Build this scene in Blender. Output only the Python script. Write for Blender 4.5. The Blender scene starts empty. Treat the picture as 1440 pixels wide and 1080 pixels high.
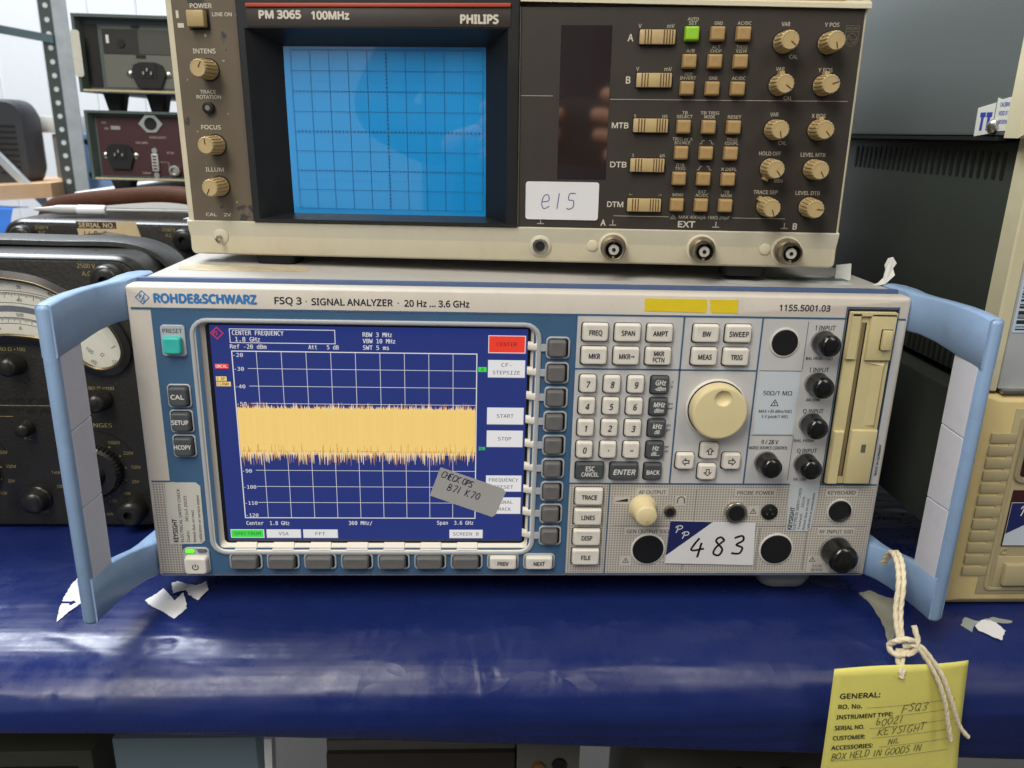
import bpy, math, random
from mathutils import Matrix, Vector, noise
random.seed(7)
scene = bpy.context.scene
col = scene.collection

# ------------------------------------------------------------------ camera
cam_data = bpy.data.cameras.new("camera")
cam = bpy.data.objects.new("camera", cam_data)
col.objects.link(cam)
_R = ((0.998803847, -0.042229206, 0.024648928),      # right
      (0.047681501, 0.952856311, -0.299652005),      # forward
      (-0.01083282, 0.300468874, 0.953730101))       # up
_m = Matrix(((_R[0][0], _R[2][0], -_R[1][0], -0.0290658),
             (_R[0][1], _R[2][1], -_R[1][1], -0.434472),
             (_R[0][2], _R[2][2], -_R[1][2], 0.2611925),
             (0, 0, 0, 1)))
cam.matrix_world = _m
cam_data.sensor_fit = 'HORIZONTAL'
cam_data.sensor_width = 36.0
cam_data.lens = 1125.316 * 36.0 / 1440.0
cam_data.clip_start = 0.01
cam_data.clip_end = 50.0
cam_data.dof.use_dof = True
cam_data.dof.focus_distance = 0.47
cam_data.dof.aperture_fstop = 13.0
scene.camera = cam

# ------------------------------------------------------------------ world and lamps
world = bpy.data.worlds.new("World")
scene.world = world
world.use_nodes = True
_bg = world.node_tree.nodes["Background"]
_bg.inputs[0].default_value = (0.80, 0.86, 1.0, 1)
_bg.inputs[1].default_value = 0.10

def area_lamp(name, loc, target, sx, sy, power, color):
    ld = bpy.data.lights.new(name, 'AREA')
    ld.shape = 'RECTANGLE'; ld.size = sx; ld.size_y = sy
    ld.energy = power; ld.color = color
    o = bpy.data.objects.new(name, ld); col.objects.link(o)
    o.location = loc
    o.rotation_euler = (Vector(target) - Vector(loc)).to_track_quat('-Z', 'Y').to_euler()
    return o
area_lamp("ceiling_lamp", (-0.75, -1.15, 1.70), (-.05, 0, 0.1), 0.62, 1.6, 31, (1.0, 0.95, 0.86))
area_lamp("ceiling_lamp", (0.85, -1.15, 1.80), (0.1, 0, 0.1), 0.62, 1.6, 11, (1.0, 0.93, 0.82))
area_lamp("ceiling_lamp", (-1.1, 0.75, 1.9), (-0.5, 0.4, 0.1), 0.5, 1.4, 46, (0.90, 0.95, 1.0))
area_lamp("crt_sheen_lamp", (-1.38, -2.1, 0.45), (-1.2, 0, 0.42), 1.3, 1.1, 2.0, (0.86, 0.95, 1.0))  # added lamp behind the camera, only for the pale sheen on the oscilloscope screen

scene.view_settings.view_transform = 'Standard'
scene.view_settings.look = 'None'
scene.view_settings.exposure = 0.40
scene.view_settings.gamma = 1.0
scene.view_settings.use_curve_mapping = False

# ------------------------------------------------------------------ helpers
S = 0.001
def lin(c):
    c = c / 255.0
    return c / 12.92 if c <= 0.04045 else ((c + 0.055) / 1.055) ** 2.4
def rgb(t): return (lin(t[0]), lin(t[1]), lin(t[2]), 1)

MATS = {}
def M(name, c, rough=0.5, metal=0.0, var=0.06, vscale=90, bump=0.0, bscale=900, coat=0.0, spec=0.5,
      emit=0.0, grime=0.0, gcol=(70, 60, 45), gscale=35):
    if name in MATS: return MATS[name]
    m = bpy.data.materials.new(name); m.use_nodes = True
    nt = m.node_tree; b = nt.nodes["Principled BSDF"]
    b.inputs['Roughness'].default_value = rough
    b.inputs['Metallic'].default_value = metal
    b.inputs['Coat Weight'].default_value = coat
    b.inputs['Coat Roughness'].default_value = 0.08
    b.inputs['Specular IOR Level'].default_value = spec
    L = nt.links
    tc = nt.nodes.new('ShaderNodeTexCoord')
    base = rgb(c)
    if var > 0 or grime > 0:
        n = nt.nodes.new('ShaderNodeTexNoise'); n.inputs['Scale'].default_value = vscale
        n.inputs['Detail'].default_value = 5
        L.new(tc.outputs['Object'], n.inputs['Vector'])
        mix = nt.nodes.new('ShaderNodeMix'); mix.data_type = 'RGBA'
        mix.inputs[6].default_value = tuple(min(1, x * (1 - var * 1.6)) for x in base[:3]) + (1,)
        mix.inputs[7].default_value = tuple(min(1, x * (1 + var * 1.6)) for x in base[:3]) + (1,)
        L.new(n.outputs['Fac'], mix.inputs[0])
        out = mix.outputs[2]
        if grime > 0:
            n2 = nt.nodes.new('ShaderNodeTexNoise'); n2.inputs['Scale'].default_value = gscale
            n2.inputs['Detail'].default_value = 8; n2.inputs['Roughness'].default_value = 0.7
            L.new(tc.outputs['Object'], n2.inputs['Vector'])
            cr = nt.nodes.new('ShaderNodeValToRGB')
            cr.color_ramp.elements[0].position = 0.52; cr.color_ramp.elements[1].position = 0.75
            cr.color_ramp.elements[1].color = (grime,) * 3 + (1,)
            L.new(n2.outputs['Fac'], cr.inputs[0])
            mx2 = nt.nodes.new('ShaderNodeMix'); mx2.data_type = 'RGBA'
            mx2.inputs[7].default_value = rgb(gcol)
            L.new(cr.outputs[0], mx2.inputs[0]); L.new(out, mx2.inputs[6])
            out = mx2.outputs[2]
        L.new(out, b.inputs['Base Color'])
        mr = nt.nodes.new('ShaderNodeMapRange')
        mr.inputs[3].default_value = max(0.03, rough - 0.07); mr.inputs[4].default_value = min(1, rough + 0.07)
        L.new(n.outputs['Fac'], mr.inputs[0]); L.new(mr.outputs[0], b.inputs['Roughness'])
    else:
        b.inputs['Base Color'].default_value = base
    if bump > 0:
        nb = nt.nodes.new('ShaderNodeTexNoise'); nb.inputs['Scale'].default_value = bscale
        nb.inputs['Detail'].default_value = 3
        L.new(tc.outputs['Object'], nb.inputs['Vector'])
        bp = nt.nodes.new('ShaderNodeBump'); bp.inputs['Strength'].default_value = bump
        bp.inputs['Distance'].default_value = 0.0006
        L.new(nb.outputs['Fac'], bp.inputs['Height']); L.new(bp.outputs[0], b.inputs['Normal'])
    if emit > 0:
        b.inputs['Emission Color'].default_value = base
        b.inputs['Emission Strength'].default_value = emit
    MATS[name] = m
    return m

def dotted_mat(name, base, dot, pitch, size):
    m = bpy.data.materials.new(name); m.use_nodes = True
    nt = m.node_tree; b = nt.nodes["Principled BSDF"]; L = nt.links
    b.inputs['Roughness'].default_value = 0.5
    tc = nt.nodes.new('ShaderNodeTexCoord'); sp = nt.nodes.new('ShaderNodeSeparateXYZ')
    L.new(tc.outputs['Object'], sp.inputs[0])
    outs = []
    for ax in (0, 2):
        a = nt.nodes.new('ShaderNodeMath'); a.operation = 'MULTIPLY'; a.inputs[1].default_value = 1.0 / pitch
        f = nt.nodes.new('ShaderNodeMath'); f.operation = 'FRACT'
        l = nt.nodes.new('ShaderNodeMath'); l.operation = 'LESS_THAN'; l.inputs[1].default_value = size
        L.new(sp.outputs[ax], a.inputs[0]); L.new(a.outputs[0], f.inputs[0]); L.new(f.outputs[0], l.inputs[0])
        outs.append(l.outputs[0])
    mu = nt.nodes.new('ShaderNodeMath'); mu.operation = 'MULTIPLY'
    L.new(outs[0], mu.inputs[0]); L.new(outs[1], mu.inputs[1])
    mx = nt.nodes.new('ShaderNodeMix'); mx.data_type = 'RGBA'
    mx.inputs[6].default_value = rgb(base); mx.inputs[7].default_value = rgb(dot)
    L.new(mu.outputs[0], mx.inputs[0]); L.new(mx.outputs[2], b.inputs['Base Color'])
    return m

def glow(name, c, strength=1.0):
    """a lit display element: it gives off its own light"""
    if name in MATS: return MATS[name]
    m = bpy.data.materials.new(name); m.use_nodes = True
    b = m.node_tree.nodes["Principled BSDF"]
    b.inputs['Base Color'].default_value = (0.01, 0.01, 0.012, 1)
    b.inputs['Roughness'].default_value = 0.35
    b.inputs['Specular IOR Level'].default_value = 0.3
    b.inputs['Emission Color'].default_value = rgb(c)
    b.inputs['Emission Strength'].default_value = strength * .74
    MATS[name] = m
    return m

def clear_glass(name):
    m = bpy.data.materials.new(name); m.use_nodes = True
    nt = m.node_tree; nt.nodes.clear()
    o = nt.nodes.new('ShaderNodeOutputMaterial'); t = nt.nodes.new('ShaderNodeBsdfTransparent')
    g = nt.nodes.new('ShaderNodeBsdfGlossy'); g.inputs['Roughness'].default_value = 0.03
    f = nt.nodes.new('ShaderNodeFresnel'); f.inputs[0].default_value = 1.45
    mx = nt.nodes.new('ShaderNodeMixShader')
    nt.links.new(f.outputs[0], mx.inputs[0]); nt.links.new(t.outputs[0], mx.inputs[1])
    nt.links.new(g.outputs[0], mx.inputs[2]); nt.links.new(mx.outputs[0], o.inputs[0])
    return m

def obj(name, me, mat=None, parent=None, loc=(0, 0, 0), rot=None):
    o = bpy.data.objects.new(name, me)
    col.objects.link(o)
    if parent: o.parent = parent
    o.location = loc
    if rot: o.rotation_euler = rot
    if mat and len(me.materials) == 0: me.materials.append(mat)
    return o

def empty(name, loc=(0, 0, 0), rot=(0, 0, 0)):
    o = bpy.data.objects.new(name, None); o.empty_display_size = 0.02
    col.objects.link(o); o.location = loc; o.rotation_euler = rot
    return o

def tag(o, label, cat, group=None):
    o['label'] = label; o['category'] = cat
    if group: o['group'] = group
    return o
def struct(o): o['kind'] = 'structure'; return o

class MB:
    """collects shapes given in millimetres into one mesh"""
    def __init__(s): s.v = []; s.f = []
    def add(s, vs, fs):
        k = len(s.v); s.v += [tuple(p) for p in vs]; s.f += [tuple(i + k for i in f) for f in fs]; return s
    def box(s, x0, x1, y0, y1, z0, z1):
        return s.add([(x0, y0, z0), (x1, y0, z0), (x1, y1, z0), (x0, y1, z0), (x0, y0, z1), (x1, y0, z1), (x1, y1, z1), (x0, y1, z1)],
                     [(0, 3, 2, 1), (4, 5, 6, 7), (0, 1, 5, 4), (1, 2, 6, 5), (2, 3, 7, 6), (3, 0, 4, 7)])
    def stack(s, loops, cap0=True, cap1=True, closed=False):
        n = len(loops[0]); vs = [p for l in loops for p in l]; fs = []
        m = len(loops)
        for k in range(m if closed else m - 1):
            a = k * n; b = ((k + 1) % m) * n
            for i in range(n):
                j = (i + 1) % n
                fs.append((a + i, a + j, b + j, b + i))
        if not closed:
            if cap0: fs.append(tuple(range(n - 1, -1, -1)))
            if cap1: fs.append(tuple((m - 1) * n + i for i in range(n)))
        return s.add(vs, fs)
    def build(s, name, mat, parent=None, loc=(0, 0, 0), smooth=None, bevel=0, seg=2, rot=None, me_only=False):
        me = bpy.data.meshes.new(name)
        me.from_pydata([(x * S, y * S, z * S) for x, y, z in s.v], [], s.f)
        import bmesh
        bm = bmesh.new(); bm.from_mesh(me)
        bmesh.ops.recalc_face_normals(bm, faces=bm.faces[:])
        if bevel:
            eds = [e for e in bm.edges if len(e.link_faces) == 2 and e.calc_face_angle(0) > 0.6]
            bmesh.ops.bevel(bm, geom=eds, offset=bevel * S, segments=seg, affect='EDGES', profile=0.5, clamp_overlap=True)
        bm.to_mesh(me); bm.free()
        if smooth is not None or bevel:
            for p in me.polygons: p.use_smooth = True
            me.set_sharp_from_angle(angle=math.radians(smooth if smooth else 40))
        me.materials.append(mat)
        if me_only: return me
        return obj(name, me, None, parent, loc, rot)

def rr(w, h, r, n=5, cx=0, cz=0):
    pts = []
    r = min(r, w / 2 - 1e-3, h / 2 - 1e-3)
    for qx, qz, a0 in ((1, 1, 0), (-1, 1, 90), (-1, -1, 180), (1, -1, 270)):
        for i in range(n + 1):
            a = math.radians(a0 + 90 * i / n)
            pts.append((cx + qx * (w / 2 - r) + r * math.cos(a), cz + qz * (h / 2 - r) + r * math.sin(a)))
    return pts
def at_y(pts, y): return [(x, y, z) for x, z in pts]
def circ(r, n=32, cx=0, cz=0): return [(cx + r * math.cos(2 * math.pi * i / n), cz + r * math.sin(2 * math.pi * i / n)) for i in range(n)]
def gear(r, d, teeth):
    pts = []
    for i in range(teeth):
        for k, rad in ((0, r), (0.45, r), (0.55, r - d), (0.95, r - d)):
            a = 2 * math.pi * (i + k) / teeth
            pts.append((rad * math.cos(a), rad * math.sin(a)))
    return pts
def lathe(prof, n=32):
    """profile of (radius, y) from back to front"""
    return MB().stack([at_y(circ(max(r, 0.02), n), y) for r, y in prof])
def slab(w, h, r, y0, y1, inset=0.0, iy=0.0, cx=0, cz=0, n=5):
    """rounded rectangle standing from y0 (back) to y1 (front), front edge softened"""
    L = [at_y(rr(w, h, r, n, cx, cz), y0), at_y(rr(w, h, r, n, cx, cz), y1 + iy)]
    if inset: L += [at_y(rr(w - inset, h - inset, max(r - inset / 2, .2), n, cx, cz), y1 + iy * .3), at_y(rr(w - 2 * inset, h - 2 * inset, max(r - inset, .15), n, cx, cz), y1)]
    return MB().stack(L)
def ring(wo, ho, ro, wi, hi, ri, y0, y1, cx=0, cz=0, cxi=None, czi=None, soft=.4, yi=None, n=5):
    """rounded frame between an outer and an inner rounded rectangle"""
    if cxi is None: cxi, czi = cx, cz
    if yi is None: yi = y0
    o = lambda d, y: at_y(rr(wo - 2 * d, ho - 2 * d, max(ro - d, .2), n, cx, cz), y)
    i = lambda d, y: at_y(rr(wi + 2 * d, hi + 2 * d, ri + d, n, cxi, czi), y)
    return MB().stack([o(0, y0), o(0, y1 + soft), o(soft, y1), i(soft, y1), i(0, y1 + soft), i(0, yi)], closed=True)
def tube(path, r, n=8, cap=True):
    mb = MB(); loops = []
    P = [Vector(p) for p in path]
    up = Vector((0.3, 0.2, 1)).normalized()
    for k, p in enumerate(P):
        d = (P[min(k + 1, len(P) - 1)] - P[max(k - 1, 0)]).normalized()
        a = d.cross(up)
        if a.length < 1e-4: a = d.cross(Vector((1, 0, 0)))
        a.normalize(); b = d.cross(a).normalized()
        rad = r[k] if isinstance(r, (list, tuple)) else r
        loops.append([tuple(p + rad * (math.cos(t) * a + math.sin(t) * b)) for t in [2 * math.pi * i / n for i in range(n)]])
    return mb.stack(loops, cap, cap)
def crom(pts, k=5):
    if len(pts) < 3: return [tuple(p) for p in pts]
    out = []; P = [Vector(p) for p in pts]; Q = [P[0]] + P + [P[-1]]
    for i in range(1, len(Q) - 2):
        p0, p1, p2, p3 = Q[i - 1:i + 3]
        for j in range(k):
            t = j / k
            out.append(tuple(0.5 * ((2 * p1) + (p2 - p0) * t + (2 * p0 - 5 * p1 + 4 * p2 - p3) * t * t + (3 * p1 - p0 - 3 * p2 + p3) * t ** 3)))
    out.append(tuple(P[-1])); return out
def poly(pts, y0, y1):
    return MB().stack([at_y(pts, y0), at_y(pts, y1)])

# flat print: lettering as thin mesh
_TC = {}
_capH = None
def _stock_font(fname):
    # lettering fonts that ship inside Blender itself; the built-in font is used when they are absent
    try:
        import os
        p = os.path.join(bpy.utils.system_resource('DATAFILES'), 'fonts', fname)
        return bpy.data.fonts.load(p) if os.path.exists(p) else None
    except Exception:
        return None
SANS = _stock_font('NotoSansMath-Regular.woff2'); MONO = _stock_font('DejaVuSansMono.woff2')
def _raw_text(s, bold, shear, spacing, font=None):
    cu = bpy.data.curves.new('lettering', 'FONT'); cu.body = (s.replace('µ', 'μ').replace('·', '⋅').replace('–', '−') if SANS and font is None else s); cu.align_x = 'CENTER'; cu.size = 1
    cu.shear = shear; cu.resolution_u = 3; cu.space_character = spacing; cu.fill_mode = 'FRONT'
    if font or SANS: cu.font = font or SANS
    o = bpy.data.objects.new('lettering', cu)
    me = bpy.data.meshes.new_from_object(o)
    bpy.data.objects.remove(o); bpy.data.curves.remove(cu)
    return me
def txt(parent, s, cx, cz, h, mat, w=None, y=0.0, rot=0.0, bold=0.012, shear=0.0, align='C', cond=0.92, spacing=1.0, name='lettering', font=None):
    """capital height h mm, centred on (cx, cz); w stretches to a width"""
    global _capH
    if _capH is None:
        t = _raw_text('H', 0, 0, 1); _capH = max(v.co.y for v in t.vertices)
    me = _raw_text(s, bold, shear, spacing, font)
    if len(me.vertices) == 0: return None
    xs = [v.co.x for v in me.vertices]; x0, x1 = min(xs), max(xs)
    k = h / _capH
    kx = (w / (x1 - x0)) if w else k * cond
    ca, sa = math.cos(rot), math.sin(rot)
    mid = {'C': (x0 + x1) / 2, 'L': x0, 'R': x1}[align]
    for v in me.vertices:
        a = (v.co.x - mid) * kx * S; b = (v.co.y * k - h / 2) * S
        v.co = (a * ca - b * sa, 0, a * sa + b * ca)
    if bold > 0.004:
        # heavier weight: the same outline printed again a hair to each side
        vs = [v.co.copy() for v in me.vertices]; fs = [tuple(p.vertices) for p in me.polygons]; nv = len(vs)
        b_ = bold * h / _capH * S * .8; V2 = list(vs); F2 = list(fs)
        for q, (dx, dz) in enumerate(((b_, 0), (-b_, 0), (0, b_), (0, -b_)) if bold > .018 else ((b_, 0), (-b_, 0))):
            V2 += [v + Vector((dx * ca - dz * sa, -(q + 1) * 8e-6, dx * sa + dz * ca)) for v in vs]
            F2 += [tuple(i + (q + 1) * nv for i in f) for f in fs]
        bpy.data.meshes.remove(me); me = bpy.data.meshes.new(name); me.from_pydata(V2, [], F2)
    me.materials.clear(); me.materials.append(mat); me.name = name
    return obj(name, me, None, parent, (cx * S, y * S, cz * S))

def ribbon(strokes, width, y=0.0):
    """pen strokes (lists of x,z) as flat ribbons"""
    mb = MB()
    for k, st in enumerate(strokes):
        P = [Vector((p[0], p[1])) for p in st]
        if len(P) < 2: continue
        L = []; Rr = []
        for i, p in enumerate(P):
            d = (P[min(i + 1, len(P) - 1)] - P[max(i - 1, 0)])
            d = d.normalized() if d.length > 1e-9 else Vector((1, 0))
            nrm = Vector((-d.y, d.x)) * width / 2
            L.append(p + nrm); Rr.append(p - nrm)
        yy = y - 0.012 * k
        vs = [(p.x, yy, p.y) for p in L] + [(p.x, yy, p.y) for p in Rr]; n = len(P)
        mb.add(vs, [(i, i + 1, n + i + 1, n + i) for i in range(n - 1)])
    return mb
# small hand-lettering alphabet, unit height
HW = {
 'A': [[(0, 0), (.32, 1), (.62, 0)], [(.12, .38), (.52, .4)]], 'B': [[(0, 0), (.05, 1)], [(.05, 1), (.45, .85), (.4, .58), (.06, .5), (.52, .38), (.45, .08), (0, 0)]],
 'C': [[(.58, .85), (.3, 1), (.04, .6), (.1, .12), (.4, 0), (.62, .18)]], 'D': [[(.04, 0), (.06, 1)], [(.04, 1), (.45, .9), (.62, .5), (.42, .08), (0, 0)]],
 'E': [[(.55, .98), (.05, 1), (.04, .5), (.02, 0), (.55, .04)], [(.05, .52), (.42, .54)]], 'F': [[(.05, 0), (.06, 1)], [(.05, 1), (.58, 1)], [(.06, .55), (.45, .57)]],
 'G': [[(.58, .85), (.3, 1), (.04, .55), (.14, .08), (.45, .03), (.58, .38)], [(.35, .4), (.62, .4)]], 'H': [[(.04, 1), (.02, 0)], [(.55, 1), (.52, 0)], [(.03, .5), (.54, .54)]],
 'I': [[(.1, 0), (.13, 1)]], 'K': [[(.05, 1), (.02, 0)], [(.55, 1), (.06, .45)], [(.08, .47), (.6, 0)]], 'L': [[(.06, 1), (.03, .02), (.5, .05)]],
 'N': [[(0, 0), (.06, 1), (.5, .02), (.58, 1)]], 'O': [[(.3, 1), (.05, .75), (.03, .25), (.3, 0), (.58, .3), (.55, .8), (.3, 1)]],
 'P': [[(.02, 0), (.06, 1)], [(.05, 1), (.5, .9), (.48, .55), (.06, .45)]], 'Q': [[(.3, 1), (.05, .75), (.03, .25), (.3, 0), (.58, .3), (.55, .8), (.3, 1)], [(.35, .3), (.68, -.08)]],
 'S': [[(.52, .9), (.25, 1), (.06, .78), (.45, .45), (.48, .15), (.2, 0), (.0, .12)]], 'T': [[(.3, 1), (.27, 0)], [(0, 1), (.62, 1)]],
 'U': [[(.04, 1), (.05, .2), (.28, 0), (.5, .2), (.55, 1)]], 'W': [[(0, 1), (.15, .02), (.33, .65), (.5, .02), (.72, 1)]], 'X': [[(.02, 0), (.58, 1)], [(.04, 1), (.58, 0)]],
 'Y': [[(.02, 1), (.28, .5)], [(.58, 1), (.2, 0)]], 'e': [[(.05, .42), (.5, .5), (.42, .85), (.14, .8), (.02, .35), (.22, 0), (.6, .15)]],
 'b': [[(.08, 1), (.03, .2), (.2, 0), (.46, .2), (.35, .5), (.06, .4)]],
 '0': [[(.3, 1), (.06, .7), (.05, .25), (.3, 0), (.54, .35), (.5, .8), (.3, 1)]], '1': [[(.15, 1), (.13, 0)]], '2': [[(.04, .8), (.3, 1), (.5, .75), (.05, .02), (.58, .05)]],
 '3': [[(.05, .9), (.4, 1), (.48, .75), (.2, .53), (.5, .35), (.4, .05), (.02, .08)]], '4': [[(.32, 1), (.02, .38), (.62, .42)], [(.46, .75), (.36, -.05)]],
 '5': [[(.55, 1), (.14, .98), (.1, .6), (.45, .55), (.48, .15), (.2, 0), (.02, .08)]], '7': [[(.03, .95), (.55, 1), (.2, 0)]],
 '8': [[(.5, .82), (.28, 1), (.1, .8), (.46, .35), (.35, .02), (.08, .12), (.15, .45), (.5, .82)]], ' ': [], '/': [[(0, 0), (.5, 1.1)]], '-': [[(.05, .45), (.5, .47)]], '\'': [[(.1, 1), (.05, .8)]],
}
def hand(parent, s, x, z, h, width, mat, y=0.0, rot=0.0, sx=1.0, gap=.28, slant=0.0, jit=.04, name='handwriting'):
    strokes = []; px = 0.0; ca, sa = math.cos(rot), math.sin(rot)
    for ch in s:
        g = HW.get(ch, []); wmax = max([p[0] for st in g for p in st] + [.32])
        dz = random.uniform(-jit, jit)
        for st in g:
            pts = [(px + (p[0] + p[1] * slant + random.uniform(-jit, jit) * .4) * sx, p[1] + dz, 0) for p in st]
            pts = crom(pts, 5)
            strokes.append([(x + h * (a * ca - b * sa), z + h * (a * sa + b * ca)) for a, b, _ in pts])
        px += (wmax + gap) * sx
    return ribbon(strokes, width, y).build(name, mat, parent)
def strip(parent, x0, x1, z0, z1, y, mat, name='printed_line', th=.12):
    return MB().box(x0, x1, y, y + th, z0, z1).build(name, mat, parent)
def warning_triangle(parent, cx, cz, s, mat, y):
    ro = [(cx + s * math.cos(math.radians(a)), cz + s * math.sin(math.radians(a))) for a in (90, 210, 330)]
    ri = [(cx + s * .72 * math.cos(math.radians(a)), cz + s * .72 * math.sin(math.radians(a))) for a in (90, 210, 330)]
    mb = MB().add(at_y(ro, y) + at_y(ri, y), [(0, 1, 4, 3), (1, 2, 5, 4), (2, 0, 3, 5)])
    mb.add(at_y([(cx - .08 * s, cz - .1 * s), (cx + .08 * s, cz - .1 * s), (cx + .1 * s, cz + .38 * s), (cx - .1 * s, cz + .38 * s)], y), [(0, 1, 2, 3)])
    mb.add(at_y([(cx - .09 * s, cz - .3 * s), (cx + .09 * s, cz - .3 * s), (cx + .09 * s, cz - .17 * s), (cx - .09 * s, cz - .17 * s)], y), [(0, 1, 2, 3)])
    return mb.build('warning_symbol', mat, parent)

# ------------------------------------------------------------------ materials
beige = M('beige_paint', (207, 200, 189), .42, var=.03, bump=.05, grime=.12)
lightpanel = M('light_grey_panel', (197, 197, 197), .45, var=.03, bump=.05, bscale=1500)
bluepanel = M('blue_panel', (66, 100, 134), .42, var=.05, bump=.05, bscale=1500)
trimblue = M('trim_blue', (62, 96, 130), .5, var=.0)
dotted = dotted_mat('dotted_panel', (196, 190, 180), (132, 128, 122), 0.00164, .55)
handleblue = M('handle_blue', (140, 168, 203), .36, var=.05, grime=.26, gcol=(86, 98, 116), gscale=70)
insertgrey = M('grip_insert', (210, 211, 220), .55, var=.03, bump=.1, grime=.16, gscale=90, gcol=(120, 115, 110))
keylight = M('light_key', (226, 221, 210), .45, var=.02)
keydark = M('dark_key', (76, 79, 82), .5, var=.05)
softgrey = M('softkey_grey', (104, 103, 102), .55, var=.05)
gapdark = M('gap_dark', (22, 22, 24), .7, var=.0)
rimgrey = M('rim_grey', (178, 184, 190), .4, var=.03)
teal = M('teal_key', (60, 188, 180), .4, var=.03)
cream = M('cream_knob', (226, 211, 164), .42, var=.03, grime=.06, gcol=(150, 120, 70))
floppycol = M('floppy_cream', (204, 191, 144), .45, var=.04, grime=.10, gcol=(150, 128, 80))
capblack = M('rubber_cap', (20, 20, 19), .22, var=.1, coat=.3)
plugblack = M('plug_black', (16, 17, 19), .55, var=.05)
ink = M('print_dark', (38, 42, 50), .6, var=0)
inkblue = M('print_blue', (58, 126, 190), .5, var=0)
inkwhite = M('print_white', (224, 224, 220), .6, var=0)
inkgrey = M('print_grey', (110, 112, 116), .6, var=0)
topgrey = M('case_top', (172, 170, 166), .45, var=.05, grime=.2, gcol=(110, 95, 70))
metal = M('nickel', (190, 186, 176), .28, 1.0, var=.05)
brass = M('dull_metal', (158, 148, 128), .35, 1.0, var=.08)
footgrey = M('foot_grey', (150, 150, 148), .6, var=.04)
paperwhite = M('sticker_white', (224, 224, 226), .45, var=.02)
stickergrey = M('sticker_clear_grey', (204, 203, 194), .4, var=.06)
yellowtape = M('yellow_tape', (232, 206, 40), .5, var=.06)
navy = M('navy_print', (30, 38, 92), .45, var=.04)
black = M('matt_black', (14, 14, 15), .6, var=.05)

# ------------------------------------------------------------------ bench (surface)
film = M('blue_film', (24, 38, 94), .2, var=.16, vscale=12)
def film_detail(m):
    nt = m.node_tree; L = nt.links; b = nt.nodes['Principled BSDF']
    tc = nt.nodes.new('ShaderNodeTexCoord')
    def nz(scale, sc3, det, rough=.6):
        mp = nt.nodes.new('ShaderNodeMapping'); mp.inputs['Scale'].default_value = sc3
        n = nt.nodes.new('ShaderNodeTexNoise'); n.inputs['Scale'].default_value = scale; n.inputs['Detail'].default_value = det; n.inputs['Roughness'].default_value = rough
        L.new(tc.outputs['Object'], mp.inputs[0]); L.new(mp.outputs[0], n.inputs['Vector']); return n.outputs['Fac']
    def math_(op, a, b_, c=None):
        q = nt.nodes.new('ShaderNodeMath'); q.operation = op
        for i, v in enumerate((a, b_)):
            if hasattr(v, 'default_value') or hasattr(v, 'is_linked'): L.new(v, q.inputs[i])
            else: q.inputs[i].default_value = v
        return q.outputs[0]
    ridge = math_('MULTIPLY', math_('MINIMUM', math_('ABSOLUTE', math_('SUBTRACT', nz(13, (1, 1.6, 1.6), 2), .5), 0), .09), math_('MULTIPLY', math_('GREATER_THAN', nz(7, (1, 1, 1), 1), .52), 6.0))          # sharp creases in patches
    fine = nz(420, (1, .5, .5), 3)
    long_ = nz(10, (.35, 4, 4), 3)
    hgt = math_('ADD', math_('MULTIPLY', ridge, -.5), math_('ADD', math_('MULTIPLY', fine, .015), math_('MULTIPLY', long_, .7)))
    bp = nt.nodes.new('ShaderNodeBump'); bp.inputs['Strength'].default_value = .5; bp.inputs['Distance'].default_value = .0025
    L.new(hgt, bp.inputs['Height']); L.new(bp.outputs[0], b.inputs['Normal'])
    # scuffed patches lose their gloss
    sc = nz(16, (1, 1, 1), 8, .75); mr = nt.nodes.new('ShaderNodeMapRange'); mr.inputs[1].default_value = .4; mr.inputs[2].default_value = .7; mr.inputs[3].default_value = .2; mr.inputs[4].default_value = .5
    L.new(sc, mr.inputs[0]); L.new(mr.outputs[0], b.inputs['Roughness'])
film.node_tree.nodes['Principled BSDF'].inputs['Specular IOR Level'].default_value = .42
film_detail(film)
def film_profile(x):
    zb = -74.5 - .05 * x
    pts = [(430, -20), (300, -20), (200, -20), (110, -20), (60, -20), (20, -20), (-5, -20.5), (-22, -22), (-36, -25.5), (-48, -31), (-57, -39), (-62, -49), (-63, -58), (-61, -67 + (zb + 74) * .5), (-58, zb), (-50, zb - 1.5)]
    return crom([(a, b, 0) for a, b in pts], 5)
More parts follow.
